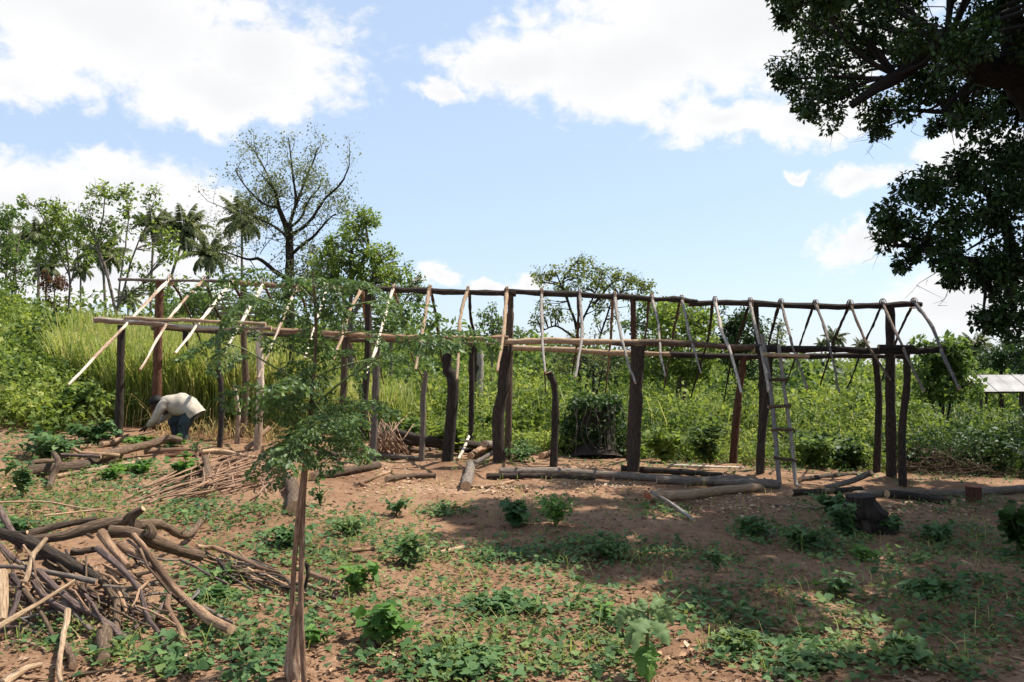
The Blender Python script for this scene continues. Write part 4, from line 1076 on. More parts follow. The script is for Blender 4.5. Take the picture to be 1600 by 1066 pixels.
def palm(px, py, d, wpx, label, lean=0.0, nf=20):
    x = (px - 800) / F * d
    top = P(px, py, d)
    xb = x - lean
    b = np.array([xb, d, float(G(xb, d)) - 0.2])
    e = empty('coconut_palm', tuple(b), label, 'palm tree', 'far coconut palms')
    mb = MB()
    tube(mb, [b, b + (top - b) * [.25, 1, .5] , top], 0.24, 0.15, sides=8, n=12, lump=0.03, cap=0)
    mb.build('trunk', 'tree_grey', e)
    sc = wpx / F * d / 7.2
    for i in range(nf):
        t = i / nf
        o = bpy.data.objects.new('frond', FR[min(3, int(t * 4))])
        col.objects.link(o); o.parent = e
        o.location = Vector(top - b)
        el = lerp(0.75, -0.85, t) + rng.uniform(-.12, .12)
        o.rotation_euler = (0, -el, 2.4 * i + rng.uniform(-.25, .25))
        k = sc * rng.uniform(.85, 1.12)
        o.scale = (k, k, k)
for a in [(378, 348, 110, 92, 'coconut palm with a straight slim trunk beside the half-bare tree', 0.0),
          (288, 365, 100, 98, 'tallest coconut palm leaning right of the left ridge end', 3.0),
          (325, 402, 95, 82, 'shorter bushy coconut palm between two taller palms', 0.0),
          (240, 357, 115, 70, 'coconut palm half hidden behind the thin left tree', 0.5),
          (160, 400, 105, 90, 'coconut palm seen through the tall loose left tree', -.5),
          (60, 372, 112, 82, 'coconut palm with hanging fronds left of the slim tree', 0.0),
          (24, 385, 120, 64, 'coconut palm near the left edge of the picture', 0.0),
          (126, 424, 150, 48, 'small far coconut palm under the slim light tree', 0.0),
          (72, 424, 140, 62, 'small far coconut palm above the left bushes', 0.0),
          (200, 470, 150, 50, 'low far coconut palm behind the left posts', 0.0),
          (1304, 531, 150, 44, 'far coconut palm between the right rafters', 0.0),
          (1284, 540, 170, 28, 'tiny far coconut palm left of the other between rafters', 0.0),
          (1345, 541, 170, 30, 'tiny far coconut palm right of the other between rafters', 0.0),
          (1524, 545, 75, 66, 'coconut palm crown left above the tin roof', 0.0)]:
    palm(*a)

# the large tree overhanging from the right
def big_tree():
    base = np.array([9.6, 9.6, float(G(9.6, 9.6)) - 0.1])
    t = Tree()
    t.limb([base, base + [-.1, 0, 1.6], base + [-.4, .1, 3.2], base + [-.9, .1, 4.4]], .55, .36, 14, .03)
    crotch = base + [-.9, .1, 4.4]
    cl = []
    up = [(1262, 40, 55), (1248, 105, 42), (1295, 150, 45), (1290, 15, 55), (1340, 60, 62), (1335, 125, 50), (1375, 170, 38), (1400, 25, 62), (1415, 95, 62), (1440, 150, 48),
          (1480, 45, 72), (1490, 165, 50), (1530, 190, 36), (1560, 40, 65), (1570, 150, 46), (1605, 60, 80), (1610, 180, 48), (1478, 198, 28), (1370, 205, 20), (1225, 125, 18), (1232, 20, 28), (1255, 165, 22), (1300, 95, 35), (1530, 100, 50), (1470, 115, 45), (1250, -15, 40), (1330, -15, 50), (1420, -20, 50)]
    lo = [(1400, 330, 44), (1388, 368, 30), (1440, 298, 46), (1440, 375, 46), (1490, 330, 60), (1505, 268, 42), (1480, 410, 38), (1540, 300, 62), (1550, 370, 62), (1592, 285, 60), (1595, 410, 62), (1500, 432, 26),
          (1560, 490, 30), (1585, 475, 42), (1605, 525, 46), (1540, 492, 20), (1420, 405, 22), (1545, 430, 40), (1560, 235, 36), (1600, 235, 40)]
    for (x, y, r) in up: d = 9.0 + rng.uniform(-.9, 3.2); cl.append((P(x, y, d), r * d / F * 1.05))
    for (x, y, r) in lo: d = 9.2 + rng.uniform(-.7, .7); cl.append((P(x, y, d), r * d / F * 1.05))
    nin = len(cl)
    k = 0
    while k < 420:                        # the rest of the crown, beyond the frame
        u = rdir(1)[0] * rng.random() ** .35
        p = np.array([9.2, 8.4, 6.9]) + u * np.array([6.2, 7.4, 3.2])
        px, py = 800 + p[0] / p[1] * F, HY - (p[2] - CZ) / p[1] * F
        if px < 1680 and py > -60: continue
        if p[2] < 4.3 or p[1] < 1.5 or p[0] < 3.2: continue
        sg = p - np.array(S) * (p[2] / S.z)                 # where its shade falls
        sx = 800 + sg[0] / max(sg[1], .5) * F
        if sx < np.interp(sg[1], [4.5, 5.5, 6.3, 7.2], [1060, 1000, 900, 700]): continue
        if sg[1] < 4.55 and sx < 1420: continue
        cl.append((p, rng.uniform(.45, .75))); k += 1
    mb = MB()
    hubs = [P(1590, 110, 9.3), P(1590, 420, 9.3), P(1480, 60, 8.9), P(1750, -150, 9.6), P(1900, 60, 10.5), np.array([9.5, 12.5, 6.5]), np.array([8.5, 7.0, 6.8]), np.array([12, 9.5, 6.5])]
    t.limb([crotch, P(1680, 190, 9.5), hubs[0]], .34, .22, 10, .02)
    t.limb([hubs[0], P(1530, 110, 9.2), hubs[2], P(1400, 120, 8.9), P(1330, 165, 8.9)], .2, .04, 8, .02)
    t.limb([hubs[0], P(1585, 60, 9.3), P(1560, -40, 9.2)], .2, .1, 8, .02)
    t.limb([P(1590, 115, 9.3), P(1560, 100, 9.2), P(1510, 135, 9.1), P(1470, 175, 9.0)], .05, .02, 6, .02)
    t.limb([crotch + [.1, 0, -1.0], P(1680, 430, 9.4), hubs[1], P(1530, 410, 9.3), P(1440, 385, 9.2)], .16, .035, 8, .02)
    t.limb([hubs[1], P(1560, 320, 9.3), P(1500, 280, 9.3)], .07, .03, 7, .02)
    for h in hubs[3:]: t.limb([crotch, (crotch + h) / 2 + [0, 0, .3], h], .2, .08, 8, .03)
    hubs2 = hubs + [P(1400, 120, 8.9), P(1530, 410, 9.3), P(1440, 385, 9.2), P(1500, 280, 9.3), P(1560, 320, 9.3), P(1480, 175, 9.)]
    for i, (c, r) in enumerate(cl):
        h = min(hubs2, key=lambda q: np.linalg.norm(q - c))
        mid = (h + c) / 2 + rng.normal(size=3) * .08
        t.limb([h, mid, c], .03, .010, 5, .02)
        for _ in range(3):
            t.limb([c, c + rdir(1)[0] * r * .6, c + rdir(1)[0] * r * 1.1], .010, .004, 4, .01)
        sub = 7 if i < nin else 4
        for _ in range(sub):
            cc = c + rdir(1)[0] * r * rng.uniform(.25, .95)
            clump(mb, cc, r * rng.uniform(.3, .5), int((140 if i < nin else 105) * (r / .45) ** 1.6 + 20), 0.066 if i < nin else .125, 'oval', 0, 0.25, 1.0)
    # bare twigs hanging below the leaf masses
    for (ci, dx, dy) in [(6, -20, 50), (18, -18, 42), (9, -5, 60), (2, -14, 46), (29, -34, 34), (34, -46, 36), (39, -40, 34)]:
        a = cl[ci][0]; sp_ = [a]
        for q_ in range(4): sp_.append(sp_[-1] + np.array([dx * .25, 0, -dy * .25]) * 9 / F + rng.normal(size=3) * [.035, .03, .03])
        t.limb(sp_, .005, .0015, 4, .006)
        for q_ in (2, 3, 3, 4):
            v_ = np.array([rng.normal() * 16, rng.normal() * 8, -abs(rng.normal()) * 14]) * 9 / F
            t.limb([sp_[q_], sp_[q_] + v_ * .5 + rng.normal(size=3) * .015, sp_[q_] + v_], .0025, .001, 4, .004)
    e = empty('shade_tree', tuple(base), 'large dark leafy tree overhanging from the right edge', 'tree')
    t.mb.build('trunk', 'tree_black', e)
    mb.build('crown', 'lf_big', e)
big_tree()
def right_tree():
    d = 17.5; x = 13.2
    b = np.array([x, d, float(G(x, d)) - .1])
    t = Tree()
    t.limb([b, b + [0, 0, 1.2], b + [-.3, 0, 2.4]], .3, .2, 10)
    mb = MB()
    for k in range(46):
        u = rdir(1)[0] * rng.random() ** .4
        c = b + [-.2, 0, 3.3] + u * np.array([3.0, 2.6, 2.3])
        if c[2] < b[2] + .6: c[2] = b[2] + .6
        px = 800 + c[0] / c[1] * F
        py = HY - (c[2] - CZ) / c[1] * F
        if px < 1575 or (px < 1640 and py < 628): continue
        t.limb([b + [-.3, 0, 2.2], (b + [-.3, 0, 2.4] + c) / 2 + rng.normal(size=3) * .1, c], .05, .015, 5)
        for _ in range(4): clump(mb, c + rdir(1)[0] * .3, .4, 60, .12, 'oval', 0, .2, 1.0)
    e = empty('leafy_tree', tuple(b), 'dark leafy tree standing at the right edge behind the logs', 'tree')
    t.mb.build('trunk', 'tree_dark', e); mb.build('crown', 'lf_bush3', e)
right_tree()

# ---------------------------------------------------------------- undergrowth, tall grass
def undergrowth():
    mbs = [MB(), MB(), MB()]
    def put(x, y, rx, h, n, size, k, kind='oval'):
        q_ = rng.uniform(.75, 1.6); n = int(n / q_ ** 1.3); size = size * q_; kind = ('oval', 'oval', 'narrow', 'round')[int(rng.integers(0, 4))]
        bush(mbs[k], (x, y, float(G(x, y)) - .05), rx, h, n, size, kind, 0, lumps=8)
    # thicket right behind the frame, middle to right
    for i in range(330):
        d = 14.7 + 16 * rng.random() ** 1.7
        px = rng.uniform(560, 1680)
        x = (px - 800) / F * d
        edge = 14.9 - 0.4 * sm(px, 950, 1100)
        if px < 700: edge = 15.3
        d = max(d, edge)
        if px > 1380 and d < 15.4: d += .6
        h = np.clip(0.45 + 0.33 * (d - edge), .45, 1.45) * rng.uniform(.6, 1.3)
        lim = CZ + (HY - (574 if px < 1000 else (585 if px < 1490 else 622))) / F * d - float(G(x, d))
        h = min(h, max(.35, lim * rng.uniform(.8, 1.25 if px < 1490 else .95)))
        k = int(rng.random() < .4) + int(rng.random() < .28)
        if rng.random() < .1: continue
        if px > 1490 and 24 < d: continue
        if px > 1400: k = 1 + int(rng.random() < .6)
        put(x, d, rng.uniform(.5, .95) * (1 + (d - 15) * .03), h, int(520 * min(1, 16 / d + .1)), .075 * (d / 16) ** .8, min(k, 2))
    # left side bushes
    for i in range(120):
        px = rng.uniform(-90, 175)
        d = rng.uniform(12.3, 24)
        x = (px - 800) / F * d
        if d < 13.5 and px > 110: continue
        ytop = np.interp(px, [-90, 0, 60, 150, 190], [420, 452, 470, 520, 560])
        base = float(G(x, d))
        h = (CZ + (HY - ytop) / F * d - base) * np.interp(d, [12, 15, 20], [.35, .6, 1.0]) * rng.uniform(.7, 1.05)
        h = min(h, 2.6)
        put(x, d, rng.uniform(.6, 1.0), h, 620, .075 * (d / 14) ** .7, int(rng.random() < .45) + int(rng.random() < .1))
    # bushes among and behind the tall grass
    for i in range(110):
        px = rng.uniform(-60, 660); d = rng.uniform(22, 31)
        x = (px - 800) / F * d
        yt = np.interp(px, [-60, 60, 160, 320, 500, 660], [445, 462, 498, 508, 505, 535]) + rng.uniform(-18, 36)
        h = max(.8, (CZ + (HY - yt) / F * d - float(G(x, d))) * (.75 if d < 25 else 1))
        put(x, d, rng.uniform(.8, 1.3), h, 480, .12, int(rng.random() < .6) + int(rng.random() < .15))
    # far thicket up to the skyline
    for i in range(150):
        px = rng.uniform(-80, 1700); d = rng.uniform(32, 70)
        x = (px - 800) / F * d
        if px > 1480 and d < 46: continue
        lim = CZ + (HY - (548 if px < 1250 else 562)) / F * d - float(G(x, d))
        h = max(1.0, lim * rng.uniform(.7, 1.05))
        put(x, d, rng.uniform(1.6, 3.0), h, 420, .26, rng.integers(0, 3))
    e = empty('undergrowth', (0, 18, 0), 'dense green thicket filling the land behind the frame', 'undergrowth')
    e['kind'] = 'stuff'
    for mb, m in zip(mbs, ('lf_bush', 'lf_bush2', 'lf_bush3')):
        o = mb.build('foliage', m, e); o['kind'] = 'stuff'
undergrowth()
def far_wood():
    mb = MB()
    for i in range(300):
        a = rng.uniform(-1, 1); d = rng.uniform(75, 160)
        x = a * d * .75
        z = float(G(x, d))
        h = rng.uniform(3.0, 6.5) * (1.25 if x < -20 else .8)
        for _ in range(5):
            clump(mb, (x + rng.normal() * 1.5, d + rng.normal() * 1.5, z + h * rng.uniform(.2, .85)), (2.2, 2.2, h * .28), 70, .6, 'oval')
    tag(mb.build('far_wood', 'lf_bush2'), 'far belt of trees along the skyline', 'woodland', kind='stuff')
far_wood()
def blades(mb, n, px0, px1, d0, d1, h0, h1, wd, lean=.25, mat=0, ok=None):
    px = rng.uniform(px0, px1, n); d = d0 + (d1 - d0) * rng.random(n) ** 1.2
    x = (px - 800) / F * d
    if ok is not None:
        k = ok(px, d); px, d, x = px[k], d[k], x[k]; n = len(px)
    b = np.stack([x, d, G(x, d)], -1)
    h = rng.uniform(h0, h1, n)
    a = rng.uniform(0, 2 * np.pi, n)
    dr = np.stack([np.cos(a), np.sin(a), 0 * a], -1); sd = np.stack([-np.sin(a), np.cos(a), 0 * a], -1)
    bend = rng.uniform(.3, 1.6, n) * lean
    z = np.array([0, 0, 1.])
    m1 = b + dr * (bend * .25 * h)[:, None] + z * (h * .55)[:, None]
    m2 = b + dr * (bend * .75 * h)[:, None] + z * (h * .9)[:, None]
    tip = b + dr * (bend * 1.4 * h)[:, None] + z * (h * (1.0 - .25 * bend))[:, None]
    w = wd * rng.uniform(.6, 1.3, n)
    V = np.stack([b - sd * (w * .5)[:, None], b + sd * (w * .5)[:, None], m1 - sd * (w * .5)[:, None], m1 + sd * (w * .5)[:, None], m2 - sd * (w * .35)[:, None], m2 + sd * (w * .35)[:, None], tip], 1)
    i = np.arange(n)[:, None] * 7
    T = np.concatenate([i + np.array(t)[None] for t in ((0, 1, 3), (0, 3, 2), (2, 3, 5), (2, 5, 4), (4, 5, 6))])
    mb.add(V.reshape(-1, 3), T, tm=mat)
def grass():
    mb = MB()
    blades(mb, 24000, 90, 500, 14.2, 22.5, .8, 1.65, .02, .32, ok=lambda p, d: (d > 14.2 + 1.2 * sm(-p, -200, -120)))
    blades(mb, 2500, 90, 480, 17, 23, 1.4, 2.1, .014, .25)
    blades(mb, 5000, 430, 640, 15.5, 22, .6, 1.2, .02, .3)
    tag(mb.build('tall_grass', 'grass'), 'tall yellow-green grass behind the bending person', 'grass', kind='stuff')
    mb = MB()
    blades(mb, 700, 240, 480, 13.0, 15.0, .10, .34, .012, .9)
    blades(mb, 130, 195, 330, 13.6, 15.0, .3, .8, .012, .5)
    tag(mb.build('dry_grass', 'straw'), 'dry straw-coloured grass at the foot of the posts', 'grass', kind='stuff')
    mb = MB()
    blades(mb, 300, 600, 1500, 16, 24, .9, 1.4, .016, .35)
    tag(mb.build('tall_grass', 'grass'), 'thin grass stems rising from the thicket on the right', 'grass', kind='stuff')
grass()

# dark mound of vines over an old stump behind the frame
def mound():
    d = 14.6
    c = P(930, 712, d); c[2] = float(G(c[0], d)) - .05
    e = empty('vine_mound', tuple(c), 'dark vine-covered square mound right of the bent stake', 'bush')
    mb = MB(); tube(mb, [c, c + [0, .1, .45], c + [.02, .1, .85]], [.42, .36, .30], None, sides=12, lump=.15, n=7); mb.build('old_stump', ('bark_dark', 'bark_dark'), e)
    mb = MB()
    for _ in range(110):
        a = rng.uniform(0, 2 * np.pi); z = rng.uniform(.02, 1.02)
        w = (1.12 - .30 * z * z) * (1.0 + .16 * math.sin(5 * z + 2 * a) + .08 * rng.normal())
        clump(mb, c + [.44 * w * math.cos(a), .12 + .42 * w * math.sin(a), z], (.13, .12, .14), 30, .06, 'heart', 0, .6)
    for _ in range(26): clump(mb, c + [rng.uniform(-.36, .36), rng.uniform(-.3, .4), rng.uniform(.88, 1.1)], (.16, .16, .09), 36, .06, 'heart')
    mb.build('vines', 'lf_bush3', e)
    mb = MB()
    for _ in range(14):
        a = rng.uniform(-.42, .42)
        tube(mb, [c + [a, -.36, .98], c + [a + rng.normal() * .10, -.44, .5], c + [a + rng.normal() * .14, -.42, .05]], .006, .005, sides=4, n=8, wob=.02)
    mb.build('stems', ('bark_grey', 'cut'), e)
mound()

# ---------------------------------------------------------------- tin-roofed hut on the right
def hut():
    d = 40.0
    x0 = (1532 - 800) / F * d; zg = float(G(x0 + 2, d + 1))
    e = empty('tin_hut', (x0 + 2, d + 1, zg), 'small open hut with a grey tin roof at the far right', 'hut')
    ze, zr = CZ + (HY - 612) / F * d, CZ + (HY - 586) / F * (d + 1.6)
    n = 5; w = .86
    for side in (0, 1):
        for i in range(n):
            xa = x0 + i * (w - .03); m = 25
            xs = np.linspace(0, w, m)
            cor = .018 * np.cos(xs * 2 * np.pi / .076) + .004 * i
            V, Q = [], []
            y0, y1 = (d, d + 1.62) if side == 0 else (d + 3.3, d + 1.64)
            for (yy, zz) in ((y0, ze), ((y0 + y1) / 2, (ze + zr) / 2), (y1, zr + .01 * side)):
                for j in range(m): V.append((xa + xs[j], yy, zz + cor[j] + (.006 if i % 2 else 0)))
            for r in range(2):
                for j in range(m - 1): Q.append((r * m + j, r * m + j + 1, (r + 1) * m + j + 1, (r + 1) * m + j))
            MB().add(V, None, Q).build('roof_sheet', 'tin', e)
    W = n * (w - .03)
    for px_, py_ in ((.15, .2), (W / 2, .2), (W - .15, .2), (.15, 3.1), (W / 2, 3.1), (W - .15, 3.1)):
        mb = MB(); zz = ze + .02
        tube(mb, [(x0 + px_, d + py_, zg - .6), (x0 + px_, d + py_, zz)], .07, .06, sides=7); mb.build('post', ('wall_dark', 'wall_dark'), e)
    for yy, zz in ((d + .2, ze), (d + 3.1, ze), (d + 1.63, zr - .08)):
        mb = MB(); tube(mb, [(x0 - .05, yy, zz - .05), (x0 + W + .1, yy, zz - .05)], .05, .05, sides=6); mb.build('beam', ('wall_dark', 'wall_dark'), e)
    for xx in (.15, W - .15):
        for ya, yb in ((d + .1, d + 1.63), (d + 3.2, d + 1.63)):
            mb = MB(); tube(mb, [(x0 + xx, ya, ze - .04), (x0 + xx, yb, zr - .05)], .04, .04, sides=6); mb.build('rafter', ('wall_dark', 'wall_dark'), e)
hut()

# ---------------------------------------------------------------- ground cover and litter
PATCH = [(100, 795, 160, 34), (60, 745, 70, 26), (300, 805, 120, 26), (350, 935, 90, 62), (440, 850, 60, 26), (500, 905, 70, 46), (560, 830, 60, 34), (650, 868, 70, 42),
         (800, 895, 130, 46), (870, 872, 130, 34), (780, 975, 130, 95), (890, 940, 90, 60), (600, 960, 80, 60), (960, 1010, 70, 55), (1200, 905, 70, 30), (1300, 835, 80, 46),
         (1350, 965, 130, 70), (1490, 965, 130, 85), (1130, 950, 120, 60), (1250, 1015, 120, 50), (1490, 850, 110, 36), (1570, 905, 70, 60), (1060, 875, 110, 30), (390, 1005, 70, 56),
         (250, 1030, 110, 34), (520, 870, 60, 24), (1420, 905, 120, 40), (1180, 1000, 90, 40), (700, 930, 90, 50), (700, 800, 60, 12), (440, 800, 90, 14), (250, 745, 60, 16), (130, 745, 60, 20), (690, 1040, 120, 40),
         (850, 800, 60, 20), (1180, 830, 50, 20), (1030, 800, 50, 14), (300, 700, 60, 12), (60, 700, 90, 26), (1500, 790, 90, 14), (480, 960, 50, 40), (880, 1040, 90, 30), (1380, 1040, 200, 24), (120, 1000, 120, 30), (150, 770, 170, 26), (60, 715, 90, 26), (220, 735, 70, 14), (120, 690, 100, 16), (260, 690, 50, 10), (800, 722, 120, 8), (1000, 728, 120, 6), (1250, 735, 150, 9), (1480, 745, 140, 12), (560, 722, 60, 6), (40, 830, 60, 24)]
def cover_density(px, py):
    f = np.zeros_like(px)
    wob = .35 * np.sin(px * .045 + py * .05) + .3 * np.sin(px * .021 - py * .09 + 1.7) + .25 * np.sin(px * .11 + py * .13)
    for (cx, cy, rx, ry) in PATCH:
        q = 1.25 - np.hypot((px - cx) / rx, (py - cy) / ry) + wob * .45
        f = np.maximum(f, np.clip(q * 1.3, 0, 1))
    return f
def cover():
    mb = MB()
    n = 90000
    py = HY + 115 + (1100 - HY - 115) * rng.random(n) ** .62
    px = rng.uniform(-30, 1640, n)
    n2 = 110000
    py = np.concatenate([py, HY + 112 + 200 * rng.random(n2)]); px = np.concatenate([px, rng.uniform(-30, 1640, n2)]); n += n2
    f = cover_density(px, py)
    k = rng.random(n) < f * np.where(py > 800, .27, .36) + .004
    px, py = px[k], py[k]
    # vines grow in little tufts
    p = GP(px, py); n = len(p)
    tuft = .5 + .5 * np.sin(p[:, 0] * 5 + 2 * np.sin(p[:, 1] * 4)) * np.sin(p[:, 1] * 6 + 1)
    p[:, 2] += rng.uniform(.005, .03, n) + tuft * rng.random(n) * .07
    D = rdir(n); D[:, 2] = D[:, 2] * .35 - .1
    U = rdir(n) * .55 + np.array([0, 0, 1.])
    big = rng.random(n) < np.where(np.sin(p[:, 0] * 2.3 + 1.1 * p[:, 1]) > .2, .85, .4)
    leaves(mb, p[big], D[big], U[big], rng.uniform(.022, .060, big.sum()), 'heart')
    sm_ = ~big
    leaves(mb, p[sm_], D[sm_] + np.array([0, 0, .35]), U[sm_] , rng.uniform(.018, .05, sm_.sum()), 'oval', 1)
    tag(mb.build('creeping_vines', ['lf_vine', 'lf_weed2']), 'low green creeping vines spread in patches over the soil', 'ground cover', kind='stuff')
    # leaf litter and bark bits
    mb = MB(); n = 9000
    py = HY + 130 + (1100 - HY - 130) * rng.random(n) ** .8; px = rng.uniform(-20, 1620, n)
    p = GP(px, py); p[:, 2] += rng.uniform(.003, .015, n)
    D = rdir(n); D[:, 2] *= .15; U = rdir(n) * .35 + np.array([0, 0, 1.])
    leaves(mb, p, D, U, rng.uniform(.012, .05, n), 'oval')
    n = 1500
    py = HY + 150 + 346 * rng.random(n) ** .9; px = rng.uniform(-20, 1620, n)
    p = GP(px, py); p[:, 2] += rng.uniform(.003, .02, n)
    D = rdir(n); D[:, 2] *= .1
    leaves(mb, p, D, np.array([[0, 0, 1.]]) + rdir(n) * .3, rng.uniform(.04, .13, n), 'narrow')
    tag(mb.build('leaf_litter', 'litter', smooth=False), 'dry leaves and bark bits scattered on the soil', 'litter', kind='stuff')
    # pale axe chips
    mb = MB()
    for (cx, cy, rx, ry, n) in [(775, 765, 70, 9, 420), (640, 760, 110, 18, 260), (960, 762, 130, 16, 380), (1120, 790, 120, 22, 420), (560, 735, 90, 14, 200), (1380, 795, 130, 14, 420), (1500, 800, 90, 14, 240), (420, 730, 90, 16, 150), (270, 1030, 40, 14, 60), (900, 730, 60, 8, 120), (600, 1040, 100, 20, 60), (1020, 1030, 90, 20, 70), (1350, 1045, 150, 14, 70)]:
        n = int(n * .6)
        px = cx + rng.normal(size=n) * rx * .45; py = np.maximum(cy + rng.normal(size=n) * ry * .45, 712)
        p = GP(px, py); p[:, 2] += rng.uniform(.004, .02, n)
        D = rdir(n); D[:, 2] *= .2; U = rdir(n) * .5 + np.array([0, 0, 1.])
        leaves(mb, p, D, U, rng.uniform(.025, .075, n), 'oval')
    tag(mb.build('wood_chips', 'chips', smooth=False), 'pale axe chips strewn over the yard soil', 'wood chips', kind='stuff')
    # dark clods and pebbles
    mb = MB(); n = 2600
    py = HY + 140 + 370 * rng.random(n) ** .8; px = rng.uniform(-20, 1620, n)
    p = GP(px, py); s = rng.uniform(.006, .024, n)
    T = np.array([[1, 0, 0], [-.5, .85, 0], [-.5, -.85, 0], [.1, 0, .8], [0, 0, -.5]])
    V = p[:, None] + s[:, None, None] * (T[None] + rng.normal(size=(n, 5, 3)) * .2)
    Fc = np.array([[0, 1, 3], [1, 2, 3], [2, 0, 3], [1, 0, 4], [2, 1, 4], [0, 2, 4]])
    mb.add(V.reshape(-1, 3), (np.arange(n)[:, None, None] * 5 + Fc[None]).reshape(-1, 3))
    tag(mb.build('soil_clods', 'soil', smooth=False), 'small clods and pebbles on the bare soil', 'clods', kind='stuff')
cover()

# ---------------------------------------------------------------- single weeds and seedlings
def weed(px, py, w, h, label, m='lf_weed', size=.06, kind='heart', n=None, stems=7, upright=.6, name='weed_plant', group=None):
    """w, h in pixels; stems fan out from one foot, leaves along them"""
    c = GP(px, py); k = float(c[1]) / F
    W, H = w * k, h * k
    e = empty(name, tuple(c), label, 'plant', group)
    ms, ml = MB(), MB()
    n = n or int(30 + W * H * 900)
    per = max(3, n // stems)
    for s in range(stems):
        a = rng.uniform(0, 2 * np.pi); rr = W * .5 * math.sqrt(rng.random())
        top = c + [rr * math.cos(a), rr * math.sin(a) * .8, H * rng.uniform(.55, 1.0) * (1 - .35 * (rr / (W * .5 + 1e-6)))]
        mid = c + (top - c) * [.35, .35, .6]
        tube(ms, [c + [0, 0, -.01], mid, top], .006, .003, sides=4, n=6, lump=0, cap=0)
        sp = spline([c, mid, top], 20)
        idx = rng.integers(5, 20, per)
        p = sp[idx] + rng.normal(size=(per, 3)) * [W * .07, W * .07, H * .05]
        p[:, 2] = np.maximum(p[:, 2], G(p[:, 0], p[:, 1]) + .01)
        D = rdir(per); D[:, 2] = D[:, 2] * .4 - .15 + (upright - .6)
        U = rdir(per) * .45 + np.array([0, 0, 1.])
        leaves(ml, p, D, U, size * rng.uniform(.6, 1.25, per), kind)
    ms.build('stems', 'stem', e); ml.build('leaves', m, e)
    return e
